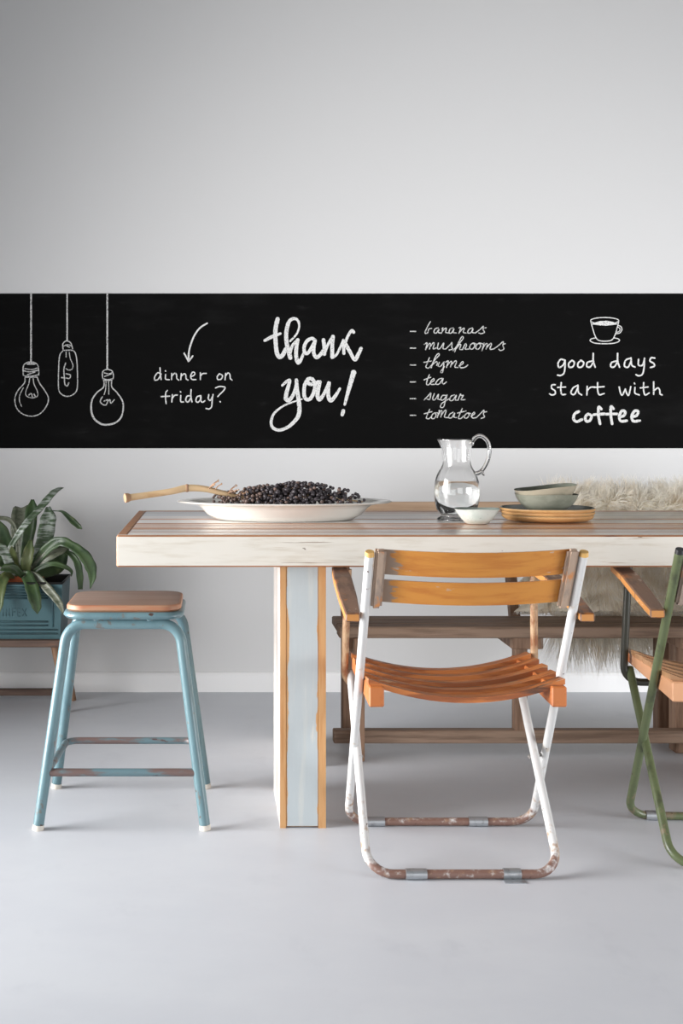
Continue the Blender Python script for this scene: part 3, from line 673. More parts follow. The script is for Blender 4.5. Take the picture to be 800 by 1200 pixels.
# ------------------------------------------------------------------ folding armchairs
def chair(name_label, loc, rz, frame_m, sup_m, slat_m, seat_m, rail_m, cap_m, gap, edge_m):
    t = thing('folding_armchair', name_label, 'chair', loc, rz)
    hw, r = 0.242, 0.0105
    TY, TZ, FY, FZ = -0.073, 0.762, 0.380, 0.0115           # back posts: top (near) to floor bar (far)
    sl = (FY-TY)/(TZ-FZ)
    bm = NB()
    tube(bm, fillet([(-hw, TY, TZ), (-hw, FY, FZ), (hw, FY, FZ), (hw, TY, TZ)], 0.055, 8), r, 14)
    bf = obj('back_frame', bm, frame_m, t, auto=40)
    xo, h2 = -0.013, 0.220
    bm = NB()
    tube(bm, fillet([(xo-h2, 0.395, 0.402), (xo-h2-0.004, 0, FZ), (xo+h2+0.002, 0, FZ), (xo+h2, 0.395, 0.402)], 0.06, 8), r, 14)
    lf = obj('leg_frame', bm, frame_m, t, auto=40)
    bm = NB()
    h3 = 0.247
    tube(bm, fillet([(-h3+0.004, 0.365, 0.677), (-h3-0.004, 0.39, 0.365), (h3+0.004, 0.39, 0.365), (h3-0.004, 0.365, 0.677)], 0.045, 8), 0.0098, 14)
    obj('arm_support', bm, sup_m, t, auto=40)
    yl = lambda z: TY+(TZ-z)*sl
    for s in (-1, 1):
        bm = NB(); tube(bm, [(s*hw, TY+0.001, TZ-0.004), (s*hw, TY-0.003, TZ+0.006)], [r*1.06, r*0.95], 14); obj('post_cap', bm, cap_m, bf, auto=40)
        # wooden cleat on the inside of the post
        bm = NB()
        xa, xb = s*(hw-0.0125), s*(hw-0.0375)
        v = box(bm, min(xa, xb), max(xa, xb), -0.012, 0.014, 0.628, 0.774, 0.0)
        for q in v: q.co.y += yl(q.co.z)
        bmesh.ops.bevel(bm, geom=list(bm.edges), offset=0.006, segments=2, affect='EDGES')
        obj('back_cleat', bm, M['cleat'], t)
        # seat side rail
        bm = NB()
        xa, xb = s*0.231, s*0.196
        v = box(bm, min(xa, xb), max(xa, xb), 0.02, 0.42, 0.402, 0.442, 0.003)
        for q in bm.verts:
            if q.co.y > 0.3 and q.co.z < 0.42: q.co.z += 0.010
            if q.co.y < 0.1 and q.co.z < 0.42: q.co.z -= 0.008
        obj('seat_rail', bm, rail_m, t)
        # armrest: rises to the front and widens
        bm = NB()
        P = [(-0.004, 0.607, 0.017, 0.272), (0.12, 0.632, 0.022, 0.270), (0.26, 0.660, 0.023, 0.268), (0.40, 0.670, 0.020, 0.262), (0.415, 0.670, 0.012, 0.262)]
        rings = []
        for (y, z, w_, xc) in P:
            rings.append([bm.verts.new((s*xc+a*w_, y, z+b*0.0105)) for a, b in ((-1, -1), (1, -1), (1, 1), (-1, 1))])
        for A, B in zip(rings[:-1], rings[1:]):
            for k in range(4):
                f = bm.faces.new((A[k], A[(k+1) % 4], B[(k+1) % 4], B[k])); f.material_index = 1 if k in (1, 3) else 0
        f = bm.faces.new(rings[0][::-1]); f.material_index = 1
        bm.faces.new(rings[-1])
        bmesh.ops.bevel(bm, geom=list(bm.edges), offset=0.003, segments=1, affect='EDGES')
        obj('armrest', bm, [M['arm'], edge_m], t)
        bm = NB(); tube(bm, [(s*(hw-0.006), yl(0.607)+0.0, 0.607), (s*0.262, yl(0.607)+0.0, 0.607)], 0.0045, 10); obj('pivot_bolt', bm, M['steel_screw'], t, auto=40)
        bm = NB(); tube(bm, [(s*(hw+0.004) , 0.262, 0.222), (s*(h2-0.01)+xo, 0.232, 0.222)], 0.005, 10); obj('pivot_bolt', bm, M['steel_screw'], t, auto=40)
    # two bowed back slats on the sitter's side of the cleats
    def slat(name, zc, hh, bow, mat):
        bm = NB(); n = 14; rg = []
        for i in range(n+1):
            u = i/n*2-1; x = u*0.2275
            b = -bow*(1-u*u)
            rg.append([bm.verts.new((x, yl(zc+dz)+0.0155+b+dy, zc+dz-0.006*(1-u*u))) for dz, dy in ((-hh, 0), (-hh, 0.009), (hh, 0.009), (hh, 0))])
        for A, B in zip(rg[:-1], rg[1:]):
            for k in range(4): bm.faces.new((A[k], A[(k+1) % 4], B[(k+1) % 4], B[k]))
        bm.faces.new(rg[0][::-1]); bm.faces.new(rg[-1])
        bmesh.ops.bevel(bm, geom=[e for e in bm.edges if e.calc_face_angle(0) > 0.6], offset=0.0025, segments=2, affect='EDGES')
        obj(name, bm, mat, t, auto=35)
    slat('back_slat', 0.743, 0.030, 0.038, slat_m)
    slat('back_slat', 0.672, 0.028, 0.038, slat_m)
    # five dished seat slats
    ns = 5; y0, y1 = 0.035, 0.415; w_ = (y1-y0-gap*(ns-1))/ns
    for k in range(ns):
        bm = NB(); n = 16; rg = []
        ya = y0+k*(w_+gap); yb = ya+w_
        for i in range(n+1):
            u = i/n*2-1
            x = u*(0.234 if k else 0.231)
            zz = 0.4430-0.044*(1-u*u)+(0.006 if k in (0,) else 0)*0
            rg.append([bm.verts.new((x, y, zz+z)) for y, z in ((ya, 0.0015), (yb, -0.0025), (yb, 0.0095), (ya, 0.0145))])
        for A, B in zip(rg[:-1], rg[1:]):
            for q in range(4): bm.faces.new((A[q], A[(q+1) % 4], B[(q+1) % 4], B[q]))
        bm.faces.new(rg[0][::-1]); bm.faces.new(rg[-1])
        bmesh.ops.bevel(bm, geom=[e for e in bm.edges if e.calc_face_angle(0) > 0.6], offset=0.003, segments=2, affect='EDGES')
        obj('seat_slat', bm, seat_m, t, auto=35)
    # zinc floor clips
    for (xc, yc) in ((-0.125, 0.0), (-0.17, FY), (0.10, FY)):
        bm = NB(); n = 14; rg = []
        for i in (-1, 1):
            rg.append([bm.verts.new((xc+i*0.0245, yc+0.0132*math.cos(2*math.pi*k/n), max(0.0006, FZ+0.0132*math.sin(2*math.pi*k/n)))) for k in range(n)])
        for k in range(n): bm.faces.new((rg[0][k], rg[0][(k+1) % n], rg[1][(k+1) % n], rg[1][k]))
        bm.faces.new(rg[0][::-1]); bm.faces.new(rg[1])
        obj('floor_clip', bm, M['zinc'], lf if yc == 0 else bf, auto=50)
    bm = NB()
    v = box(bm, 0.075, 0.125, -0.030, 0.004, 0.0, 0.0022, 0.0)
    tube(bm, [(0.077, 0.002, FZ), (0.118, 0.002, FZ)], 0.0128, 12)
    for q in bm.verts:
        if q.co.z < 0: q.co.z = 0.0
    o = obj('floor_clip', bm, M['zinc'], lf, auto=50); o['label'] = 'bent open zinc clip'
    return t
chair('white steel folding armchair with worn orange slats, standing in front of the table', (0.595, 2.86, 0), 0,
      M['tube_white'], M['tube_tan'], M['slat_orange'], M['seat_orange'], M['rail_orange'], M['cap_wood'], 0.024, M['arm_edge'])
chair('olive green steel folding armchair with tan seat, cut off at the right edge', (1.322, 2.90, 0), math.radians(-4),
      M['tube_green'], M['tube_dark'], M['slat_orange'], M['seat_tan'], M['rail_pale'], M['cap_black'], 0.002, M['arm_edge'])

# ------------------------------------------------------------------ stool
stool = thing('stool', 'teal tubular metal stool with a square wooden seat beside the table end', 'stool', (-0.239, 3.395, 0))
def rounded_slab(bm, hx, hy, rc, z0, z1, bev, n=8, mi=0, mi_side=0):
    pts = []
    for cx, cy, a0 in ((hx-rc, hy-rc, 0), (-hx+rc, hy-rc, 90), (-hx+rc, -hy+rc, 180), (hx-rc, -hy+rc, 270)):
        for k in range(n+1):
            a = math.radians(a0+90*k/n); pts.append((cx+rc*math.cos(a), cy+rc*math.sin(a)))
    def ring(off, z):
        return [bm.verts.new((x*(1-off/hx), y*(1-off/hy), z)) for x, y in pts]
    rs = [ring(bev, z0), ring(0, z0+bev), ring(0, z1-bev), ring(bev*0.3, z1-bev*0.3), ring(bev, z1)]
    N_ = len(pts)
    for A, B in zip(rs[:-1], rs[1:]):
        for k in range(N_):
            f = bm.faces.new((A[k], A[(k+1) % N_], B[(k+1) % N_], B[k])); f.material_index = mi_side
    f = bm.faces.new(rs[0][::-1]); f.material_index = mi_side
    f = bm.faces.new(rs[-1]); f.material_index = mi
bm = NB(); rounded_slab(bm, 0.153, 0.148, 0.05, 0.5600, 0.579, 0.006, 8, 0, 1); obj('seat', bm, [M['stool_wood'], M['stool_edge']], stool, auto=40)
bm = NB(); rounded_slab(bm, 0.161, 0.156, 0.055, 0.541, 0.5603, 0.008, 8); obj('seat_rim', bm, M['stool_teal'], stool, auto=50)
tr = 0.0142
for s, yb, yt in ((-1, -0.185, -0.125), (1, 0.185, 0.125)):
    bm = NB()
    tube(bm, fillet([(-0.2165, yb, 0.012), (-0.148, yt, 0.527), (0.148, yt, 0.527), (0.2165, yb, 0.012)], 0.055, 10), tr, 16)
    lf = obj('leg_frame', bm, M['stool_teal'], stool, auto=50)
    for sx in (-1, 1):
        bm = NB(); tube(bm, [(sx*0.2178, yb, 0.0), (sx*0.2162, yb, 0.014)], 0.0152, 14); obj('rubber_foot', bm, M['rubber'], lf, auto=50)
lx = lambda z: 0.2165-(z-0.012)/(0.515)*0.0685
ly = lambda z: 0.185-(z-0.012)/0.515*0.06
z = 0.145
bm = NB(); tube(bm, [(-lx(z)+0.004, -ly(z), z), (lx(z)-0.004, -ly(z), z)], 0.0105, 14); obj('front_stretcher', bm, M['stool_bar'], stool, auto=50)
bm = NB(); tube(bm, fillet([(-lx(z)+0.002, -ly(z)+0.004, z), (-lx(z)+0.016, ly(z)-0.012, z), (lx(z)-0.016, ly(z)-0.012, z), (lx(z)-0.002, -ly(z)+0.004, z)], 0.035, 8), 0.0098, 14)
obj('side_stretcher', bm, M['stool_bar'], stool, auto=50)
for sx in (-1, 1):
    for sy in (-1, 1):
        bm = NB(); tube(bm, [(sx*0.07, sy*0.125, 0.536), (sx*0.07, sy*0.125, 0.545)], 0.012, 10); obj('seat_spacer', bm, M['stool_teal'], stool, auto=50)

# ------------------------------------------------------------------ plant, tin planter and stand
SX, SY = -0.84, 4.63
stand = thing('plant_stand', 'low wooden stand with splayed legs under the teal tin planter', 'stand', (SX, SY, 0))
bm = NB(); rounded_slab(bm, 0.31, 0.145, 0.03, 0.246, 0.272, 0.004); obj('top_board', bm, M['stand_wood'], stand, auto=40)
for sx in (-1, 1):
    for sy in (-1, 1):
        bm = NB(); a = Vector((sx*0.255, sy*0.085, 0.246)); b = Vector((sx*0.305, sy*0.095, 0.0))
        tube(bm, [a, a.lerp(b, 0.5), b], [0.016, 0.014, 0.0105], 12); obj('leg', bm, M['stand_leg'], stand, auto=50)
bm = NB(); box(bm, -0.285, 0.285, 0.075, 0.105, 0.022, 0.046, 0.003); obj('stretcher', bm, M['stand_wood'], stand)

tin = thing('tin_planter', 'teal ribbed tin box planter on the wooden stand at the left edge', 'planter', (SX, SY, 0.2722))
hx, hy, th = 0.288, 0.125, 0.205
bm = NB()
def quadring(o_, z): return [bm.verts.new((sx*(hx+o_), sy*(hy+o_), z)) for sx, sy in ((-1, -1), (1, -1), (1, 1), (-1, 1))]
R = [quadring(-0.01, 0), quadring(0, th), quadring(-0.006, th), quadring(-0.016, 0.006)]
for i, (A, B) in enumerate(zip(R[:-1], R[1:])):
    for k in range(4):
        f = bm.faces.new((A[k], A[(k+1) % 4], B[(k+1) % 4], B[k])); f.material_index = 1 if i == 2 else 0
bm.faces.new(R[0][::-1]); f = bm.faces.new(R[-1]); f.material_index = 1
tb = obj('box_body', bm, [M['tin'], M['tin_dark']], tin)
bm = NB()
yf = lambda z: -(hy-0.01+0.01*z/th)
for zz in (0.020, 0.034, 0.050, 0.064, 0.150, 0.160, 0.170, 0.180, 0.190):
    x2 = 0.235 if zz > 0.14 or zz > 0.04 else 0.27
    tube(bm, [(-x2, yf(zz), zz), (x2, yf(zz), zz)], 0.0036, 8)
for sx in (-1, 1): tube(bm, [(sx*0.252, yf(0.045), 0.045), (sx*0.252, yf(0.19), 0.19)], 0.0036, 8)
obj('rib', bm, M['tin'], tb, smooth=True)
bm = NB()
tl = lambda px, py: ((px-VX)*4.51/F-SX, yf(0.1)-0.0003, CH-(py-VY)*4.51/F-0.2722)
for st in ([(3.6, 713), (3.6, 722)], [(7, 722), (7, 713), (11, 722), (11, 713)], [(14.5, 722), (14.5, 713), (18.5, 713)], [(14.5, 717), (18, 717)],
           [(24, 713), (20.5, 713), (20.5, 722), (24, 722)], [(20.5, 717.5), (23.5, 717.5)], [(26, 713), (31, 722)], [(31, 713), (26, 722)]):
    tube(bm, [tl(*p) for p in st], 0.0011, 6)
obj('lettering', bm, M['tin_letter'], tb, smooth=True)
bm = NB()
tube(bm, [(-hx, -hy, th), (hx, -hy, th), (hx, hy, th), (-hx, hy, th)], 0.0045, 8, closed=True)
obj('rolled_rim', bm, M['tin_dark'], tb, smooth=True)

plant = thing('potted_plant', 'strap-leaved plant with silver banded arching leaves in the teal planter', 'plant', (-0.745, 4.63, 0.2785))
bm = NB()
lathe(bm, [(0, 0), (0.075, 0), (0.098, 0.165), (0.106, 0.167), (0.108, 0.205), (0.098, 0.205), (0.095, 0.175), (0, 0.17)], 40)
pot = obj('pot', bm, M['terracotta'], plant, auto=40)
bm = NB(); lathe(bm, [(0, 0.182), (0.05, 0.186), (0.0958, 0.176)], 24); obj('soil', bm, M['soil'], pot, smooth=True)
PB = Vector((-0.745, 4.63, 0.2785))
def leaf(pts, widths, mat, fold=0.18, roll=0.0):
    """pts: (px, py, depth Y) along the midrib; widths in metres"""
    C = catmull([at(*p)-PB for p in pts], 7); n = len(C)
    W = lerp_list(widths, n)
    bm = NB(); rows_ = []
    for i in range(n):
        t_ = (C[min(i+1, n-1)]-C[max(i-1, 0)]).normalized()
        view = Vector((math.sin(roll), -math.cos(roll), 0.25)).normalized()
        side = t_.cross(view)
        if side.length < 0.2: side = Vector((1, 0, 0))
        side.normalize(); nr = side.cross(t_).normalized()
        w_ = max(W[i]*0.58, 0.0012)/2
        wav = 1+0.05*math.sin(i*0.9)
        rows_.append([bm.verts.new(C[i]+side*w_*u*wav-nr*(1-abs(u))*w_*fold*2) for u in (-1, -0.5, 0, 0.5, 1)])
    for A, B in zip(rows_[:-1], rows_[1:]):
        for k in range(4): bm.faces.new((A[k], A[k+1], B[k+1], B[k]))
    o = obj('leaf', bm, mat, plant, smooth=True)
    md = o.modifiers.new('thick', 'SOLIDIFY'); md.thickness = 0.0018; md.offset = 0
    return o
cx = lambda x, y: (x/6.957, 565+y/6.957)
def LF(crop, Ys, widths, mat, **k):
    pts = []
    for (x, y), Y in zip(crop, lerp_list(Ys, len(crop))):
        a, b = cx(x, y); pts.append((a, b, Y))
    leaf(pts, widths, mat, **k)
LF([(110, 730), (120, 660), (150, 430), (160, 300), (168, 205), (172, 200)], [4.66, 4.70, 4.74, 4.78], [0.06, 0.09, 0.11, 0.112, 0.05], M['leaf_grey'])
LF([(180, 740), (205, 600), (235, 400), (258, 230), (265, 140)], [4.64, 4.67, 4.72], [0.04, 0.07, 0.085, 0.085, 0.02], M['leaf'])
LF([(260, 760), (440, 690), (485, 560), (480, 470)], [4.64, 4.72, 4.74], [0.06, 0.12, 0.13, 0.03], M['leaf'])
LF([(220, 760), (300, 620), (365, 450), (392, 300), (392, 200)], [4.62, 4.60, 4.64, 4.70], [0.04, 0.08, 0.105, 0.108, 0.03], M['leaf_silver'])
LF([(330, 300), (400, 240), (470, 235), (515, 245), (585, 310), (640, 360), (668, 382)], [4.70, 4.68, 4.66], [0.01, 0.006, 0.006, 0.02, 0.04, 0.034, 0.004], M['leaf'])
LF([(70, 700), (75, 560), (140, 440), (205, 345), (300, 240), (365, 165), (430, 90), (480, 55), (520, 45)], [4.58, 4.54, 4.60, 4.66], [0.03, 0.03, 0.04, 0.04, 0.042, 0.046, 0.04, 0.025, 0.002], M['leaf_silver'])
LF([(235, 760), (330, 600), (430, 505), (510, 485), (590, 520), (680, 590), (735, 680), (752, 770), (735, 870)], [4.60, 4.54, 4.52, 4.55], [0.04, 0.06, 0.07, 0.06, 0.055, 0.07, 0.075, 0.05, 0.004], M['leaf'])
LF([(225, 755), (300, 680), (400, 595), (500, 555), (560, 530)], [4.60, 4.57, 4.60], [0.03, 0.055, 0.07, 0.05, 0.004], M['leaf_grey'])
LF([(520, 560), (580, 590), (630, 660), (650, 760), (655, 875)], [4.62, 4.60, 4.61], [0.02, 0.035, 0.045, 0.045, 0.03], M['leaf'])
LF([(250, 750), (340, 690), (440, 665), (530, 690), (580, 725), (582, 770)], [4.58, 4.56, 4.60], [0.03, 0.03, 0.03, 0.028, 0.022, 0.004], M['leaf'])
LF([(205, 770), (215, 650), (235, 560), (250, 470)], [4.58, 4.55, 4.58], [0.05, 0.075, 0.07, 0.02], M['leaf_olive'])
LF([(190, 760), (215, 755), (255, 840), (280, 930), (300, 1020), (305, 1075)], [4.57, 4.50, 4.47, 4.475], [0.05, 0.07, 0.085, 0.085, 0.06, 0.006], M['leaf'], roll=0.2)
LF([(170, 745), (280, 765), (380, 860), (450, 940), (490, 1000), (520, 1085)], [4.57, 4.50, 4.46, 4.46], [0.04, 0.05, 0.055, 0.05, 0.04, 0.004], M['leaf_grey'])
LF([(130, 760), (70, 560), (10, 430), (-60, 340), (-140, 330)], [4.62, 4.58, 4.56], [0.04, 0.09, 0.11, 0.09, 0.01], M['leaf'])
LF([(160, 745), (140, 450), (90, 320), (0, 292), (-90, 320), (-160, 420)], [4.66, 4.68, 4.66], [0.03, 0.03, 0.03, 0.028, 0.024, 0.003], M['leaf_grey'])
LF([(140, 750), (40, 660), (-50, 640), (-150, 740)], [4.56, 4.52, 4.50], [0.03, 0.065, 0.06, 0.004], M['leaf'])
LF([(150, 765), (90, 690), (30, 560), (-20, 530), (-90, 580)], [4.56, 4.50, 4.48], [0.03, 0.055, 0.06, 0.05, 0.004], M['leaf_silver'])
LF([(120, 760), (50, 760), (5, 860), (-5, 990), (-10, 1080)], [4.57, 4.50, 4.465, 4.46], [0.04, 0.06, 0.07, 0.05, 0.004], M['leaf_olive'])
LF([(160, 750), (110, 640), (100, 580), (95, 520)], [4.60, 4.54, 4.53], [0.04, 0.06, 0.06, 0.004], M['leaf_olive'])
LF([(190, 770), (120, 710), (50, 700), (0, 720)], [4.55, 4.51, 4.50], [0.03, 0.06, 0.055, 0.004], M['leaf'])

# ------------------------------------------------------------------ platter and berry branch
PX, PY = 0.2155, 3.75
platter = tag(None or (lambda: (lambda bm: (lathe(bm, [(0, 0.0), (0.60, 0.0), (0.64, 0.002), (0.72, 0.016), (0.775, 0.036), (0.82, 0.0455), (0.90, 0.0495), (0.985, 0.0525), (1.0, 0.0555), (0.985, 0.058), (0.90, 0.0555), (0.81, 0.0515), (0.76, 0.043), (0.70, 0.022), (0.62, 0.009), (0, 0.008)], 96, 0.326, 0.20), obj('oval_platter', bm, M['porcelain'], None, auto=60))[1])(NB()))(),
              'large white oval serving platter with wide rim under the dark berries', 'platter')
platter.location = (PX, PY, TZ1+0.0003)
branch = thing('berry_branch', 'cut branch of dried dark berries with a pale bent stem lying on the white platter', 'branch', (PX, PY, TZ1+0.012))
BO = Vector((PX, PY, TZ1+0.012))
sp = [at(148, 583.5, 3.66)-BO, at(170, 580.5, 3.68)-BO, at(200, 576, 3.70)-BO, at(219, 572, 3.72)-BO, at(240, 573, 3.73)-BO, at(262, 578, 3.74)-BO, at(290, 583, 3.75)-BO, at(340, 580, 3.75)-BO, at(390, 584, 3.76)-BO, at(425, 588, 3.76)-BO]
C = catmull(sp, 6)
bm = NB(); tube(bm, C, lerp_list([0.0105, 0.0095, 0.0095, 0.011, 0.0095, 0.008, 0.006, 0.0045, 0.0035, 0.002], len(C)), 14); stem = obj('stem', bm, M['stem'], branch, smooth=True)
bm = NB(); d = (sp[0]-sp[1]).normalized()
tube(bm, [sp[0]-d*0.012, sp[0]-d*0.006, sp[0]+d*0.004, sp[0]+d*0.0055], [0.0105, 0.0135, 0.014, 0.0115], 14); o = obj('cut_end', bm, M['stem_end'], stem, auto=50)
bm = NB(); tube(bm, [sp[3]-Vector((0.005, 0, 0)), sp[3], sp[3]+Vector((0.005, 0, 0))], [0.0108, 0.0128, 0.0108], 14); obj('stem_node', bm, M['twig'], stem, smooth=True)
rnd = random.Random(11)
def top_h(px):      # height of the heap's outline above the platter well, along the branch
    K = [(240, 0.054), (262, 0.066), (285, 0.076), (310, 0.086), (330, 0.093), (350, 0.098), (375, 0.091), (395, 0.083), (415, 0.067), (430, 0.048), (438, 0.034)]
    for (a, ha), (b, hb) in zip(K[:-1], K[1:]):
        if a <= px <= b: return ha+(hb-ha)*(px-a)/(b-a)
    return 0
def well(px):       # the platter's inner surface rises towards both ends
    return max(0.0, 0.040*(275-px)/30 if px < 275 else 0.036*(px-405)/35 if px > 405 else 0.0)+0.003
spots = []
def inside(p):
    px = VX+(p.x+PX)*F/3.75
    h = top_h(px)
    if h <= 0: return False
    ry = 0.030+h*0.80
    e = (p.y/ry)**2+((p.z-0.006)/h)**2
    return 0.30 < e < 1.0 and p.z > well(px)+0.25*abs(p.y)
tries = 0
while len(spots) < 1150 and tries < 400000:
    tries += 1
    px = rnd.triangular(244, 436, 305)
    p = Vector(((px-VX)*3.75/F-PX, rnd.uniform(-0.11, 0.11), rnd.uniform(0, 0.104)))
    if not inside(p): continue
    r = rnd.uniform(0.0050, 0.0070)*(0.8 if px < 285 else 1)
    # keep them from sitting in the same spot
    ok = True
    for (q, rq, _) in spots[-260:]:
        if (q-p).length < (r+rq)*0.72: ok = False; break
    if ok: spots.append((p, r, px))
def berry_shape(bm, p, r, rr):
    m = Matrix.Translation(p) @ Matrix.Rotation(rr.random()*6, 4, Vector((rr.random(), rr.random(), rr.random()+.1)).normalized()) @ Matrix.Diagonal((1, 1, 0.9, 1))
    bmesh.ops.create_icosphere(bm, subdivisions=2, radius=r, matrix=m)
front = sorted(range(len(spots)), key=lambda i: spots[i][0].y-0.6*spots[i][0].z)
single = set(front[:100])
for i in front[:100]:
    p, r, px = spots[i]
    bm = NB(); berry_shape(bm, Vector((0, 0, 0)), r, rnd)
    o = obj('berry', bm, M['berry_brown'] if rnd.random() < max(0.14, (335-px)/70) else M['berry'], branch, smooth=True); o.location = p
bm = NB()
for i in range(len(spots)):
    if i in single: continue
    p, r, px = spots[i]
    nf = len(bm.faces); berry_shape(bm, p, r, rnd)
    mi = 1 if rnd.random() < max(0.14, (335-px)/70) else 0
    bm.faces.ensure_lookup_table()
    for f in bm.faces[nf:]: f.material_index = mi
o = obj('berry_mass', bm, [M['berry'], M['berry_brown']], branch, smooth=True); o['kind'] = 'stuff'
bm = NB()
for k in range(46):
    p, r, px = spots[rnd.randrange(len(spots))]
    j = min(range(len(C)), key=lambda q: (C[q]-(p-Vector((0.03, 0, 0)))).length)
    a = C[j]; tube(bm, [a, a.lerp(p, 0.5)+Vector((0, 0, 0.004)), p], [0.0016, 0.0013, 0.0009], 6)
for k in range(26):
    px = rnd.uniform(242, 330); a = C[min(range(len(C)), key=lambda q: abs(C[q].x-((px-VX)*3.75/F-PX)))]
    b = a+Vector((rnd.uniform(0.01, 0.035), rnd.uniform(-0.06, 0.03), rnd.uniform(-0.005, 0.028)))
    tube(bm, [a, a.lerp(b, 0.5)+Vector((0, 0, 0.003)), b], [0.0017, 0.0014, 0.001], 6)
    m = Matrix.Translation(b); bmesh.ops.create_icosphere(bm, subdivisions=1, radius=0.0026, matrix=m)
obj('twig', bm, M['twig'], branch, smooth=True)['kind'] = 'stuff'

# ------------------------------------------------------------------ pitcher
JX, JY = (535-VX)*3.715/F, 3.715
pit = thing('water_pitcher', 'clear glass pitcher with curved handle, half full of water', 'pitcher', (JX, JY, TZ1+0.0004))
def spout(p, a):
    # pull the lip out to the left and let it dip a little
    k = max(0.0, math.cos(a-math.pi))**6
    f = max(0.0, (p.z-0.205)/0.045)
    return p+Vector((-0.016*k*f**1.6, 0, 0.0015*k*f))
outer = [(0, 0.004), (0.040, 0.004), (0.056, 0.0), (0.060, 0.002), (0.058, 0.006), (0.049, 0.011), (0.047, 0.016), (0.053, 0.022), (0.0605, 0.034), (0.0655, 0.055), (0.0682, 0.078), (0.0683, 0.097), (0.0655, 0.117),
         (0.0600, 0.134), (0.0530, 0.148), (0.0465, 0.158), (0.0430, 0.168), (0.0425, 0.185), (0.0437, 0.215), (0.0460, 0.240), (0.0472, 0.243)]
inner = [(0.0455, 0.2445), (0.0436, 0.241), (0.0412, 0.215), (0.0400, 0.185), (0.0405, 0.168), (0.0440, 0.157), (0.0505, 0.146), (0.0575, 0.132), (0.0630, 0.115), (0.0658, 0.097), (0.0657, 0.078), (0.0630, 0.056), (0.058, 0.037), (0.050, 0.026), (0.030, 0.022), (0, 0.021)]
bm = NB(); lathe(bm, outer+inner, 72, deform=spout)
obj('body', bm, M['glass'], pit, smooth=True)
wl = 0.119
bm = NB()      # the water reaches a hair into the glass so that no air film is left between them
lathe(bm, [(0, 0.0206), (0.030, 0.0216), (0.0504, 0.0256), (0.0585, 0.0367), (0.0636, 0.056), (0.0663, 0.078), (0.0664, 0.097), (0.0636, 0.115), (0.0622, wl), (0.0, wl)], 72)
obj('water', bm, M['water'], pit, auto=50)
hp = catmull([(0.0440, 0, 0.226), (0.0500, 0, 0.242), (0.0630, 0, 0.2530), (0.0790, 0, 0.251), (0.0935, 0, 0.236), (0.0985, 0, 0.212), (0.0945, 0, 0.184), (0.0835, 0, 0.160), (0.071, 0, 0.145), (0.0575, 0, 0.139)], 5)
bm = NB(); tube(bm, hp, lerp_list([0.0058, 0.006, 0.0062, 0.006, 0.006, 0.006, 0.006, 0.0062, 0.007, 0.008], len(hp)), 14)
tube(bm, catmull([(0.072, 0, 0.146), (0.079, 0, 0.140), (0.082, 0, 0.133)], 4), [0.0055, 0.005, 0.0045, 0.0045, 0.004, 0.004, 0.0035, 0.003, 0.002], 10)
obj('handle', bm, M['glass'], pit, smooth=True)

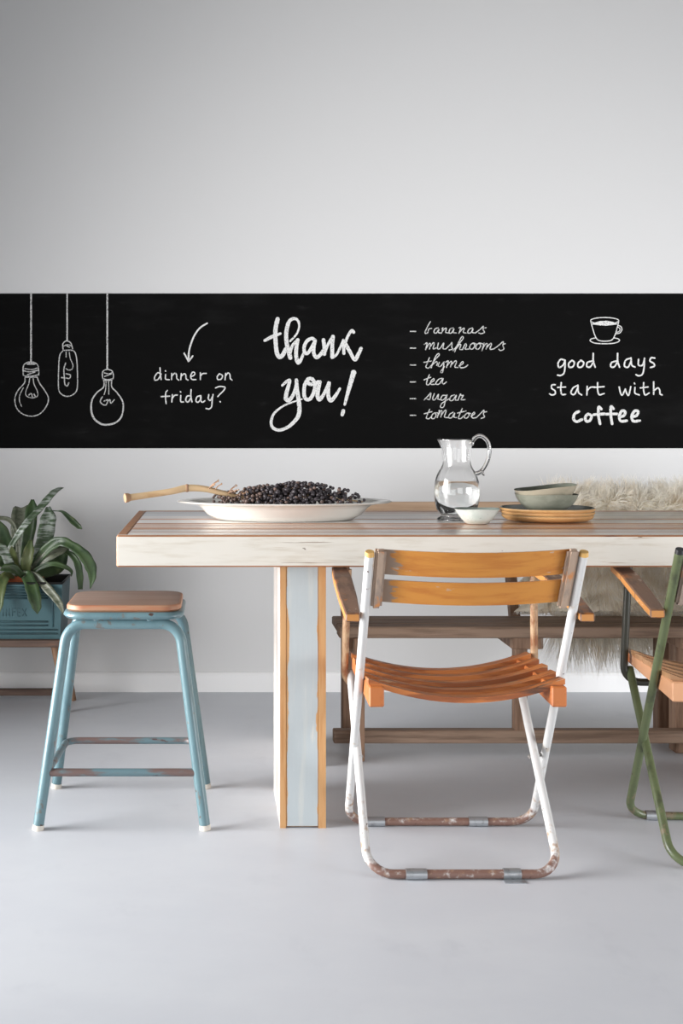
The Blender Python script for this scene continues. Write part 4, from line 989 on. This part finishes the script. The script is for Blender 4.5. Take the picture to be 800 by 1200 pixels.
# ------------------------------------------------------------------ bowls and plates
def bowl(name, label, cat, loc, outer, inner, mats, tilt=(0, 0, 0), group=None):
    bm = NB(); n0 = len(outer)
    wob = lambda p, a: p*1.0+Vector((0, 0, 0.0010*math.sin(3*a+loc[0]*50)*(p.z/0.04)))
    lathe(bm, outer, 72, deform=wob, mi=0); lathe(bm, [outer[-1]]+inner, 72, deform=wob, mi=1)
    bmesh.ops.remove_doubles(bm, verts=bm.verts, dist=1e-5)
    o = obj(name, bm, mats, None, auto=60); o.location = loc; o.rotation_euler = tilt
    return tag(o, label, cat, group)
SB = at(558, 612, 3.58)
bowl('small_bowl', 'small pale speckled celadon bowl in front of the glass pitcher', 'bowl', (SB.x, 3.572, TZ1+0.0003),
     [(0, 0.001), (0.026, 0.0), (0.033, 0.002), (0.046, 0.016), (0.058, 0.033), (0.0645, 0.0435), (0.0655, 0.0445)], [(0.063, 0.0445), (0.055, 0.034), (0.043, 0.018), (0.03, 0.007), (0, 0.005)],
     [M['celadon'], M['celadon_in']])
sx_ = (641-VX)*3.70/F
plate_prof_o = [(0, 0.001), (0.085, 0.0), (0.108, 0.0006), (0.124, 0.0032), (0.1335, 0.0078), (0.1382, 0.0128), (0.1392, 0.0160), (0.1382, 0.0186)]
plate_prof_i = [(0.1355, 0.0200), (0.1325, 0.0188), (0.1255, 0.0128), (0.112, 0.0078), (0.10, 0.0062), (0, 0.0055)]
PLN = ['ochre clay plate at the bottom of the stack of three', 'ochre clay plate in the middle of the stack of three', 'ochre clay plate with grey glaze on top of the stack, under the bowls']
zt = TZ1+0.0003
for k, lab in enumerate(PLN):
    s_ = (0.965, 0.985, 1.0)[k]
    bowl('plate', lab, 'plate', (sx_+(0.0, 0.001, -0.001)[k], 3.70+(0, 0.001, -0.002)[k], zt), [(r*s_, z) for r, z in plate_prof_o], [(r*s_, z) for r, z in plate_prof_i],
         [M['ochre'], M['sage_in']], group='stacked ochre plates')
    zt += 0.0104
bz = zt-0.0104+0.0058
bo = [(0, 0.001), (0.035, 0.0), (0.045, 0.002), (0.062, 0.011), (0.078, 0.025), (0.0885, 0.041), (0.0925, 0.052), (0.0933, 0.0535)]
bi = [(0.0915, 0.0537), (0.0868, 0.042), (0.076, 0.0275), (0.061, 0.0145), (0.044, 0.006), (0, 0.0045)]
bowl('bowl', 'sage grey glazed bowl resting on the stacked ochre plates, lower of two', 'bowl', ((640-VX)*3.70/F, 3.70, bz), bo, bi, [M['sage'], M['sage_in']], group='nested grey bowls')
s_ = 0.985
bowl('bowl', 'warm grey glazed bowl tilted inside the lower bowl, upper of two', 'bowl', ((640-VX)*3.70/F+0.002, 3.70, bz+0.021), [(r*s_, z) for r, z in bo], [(r*s_, z) for r, z in bi],
     [M['sage_warm'], M['sage_in']], tilt=(0.0, math.radians(-6), 0), group='nested grey bowls')
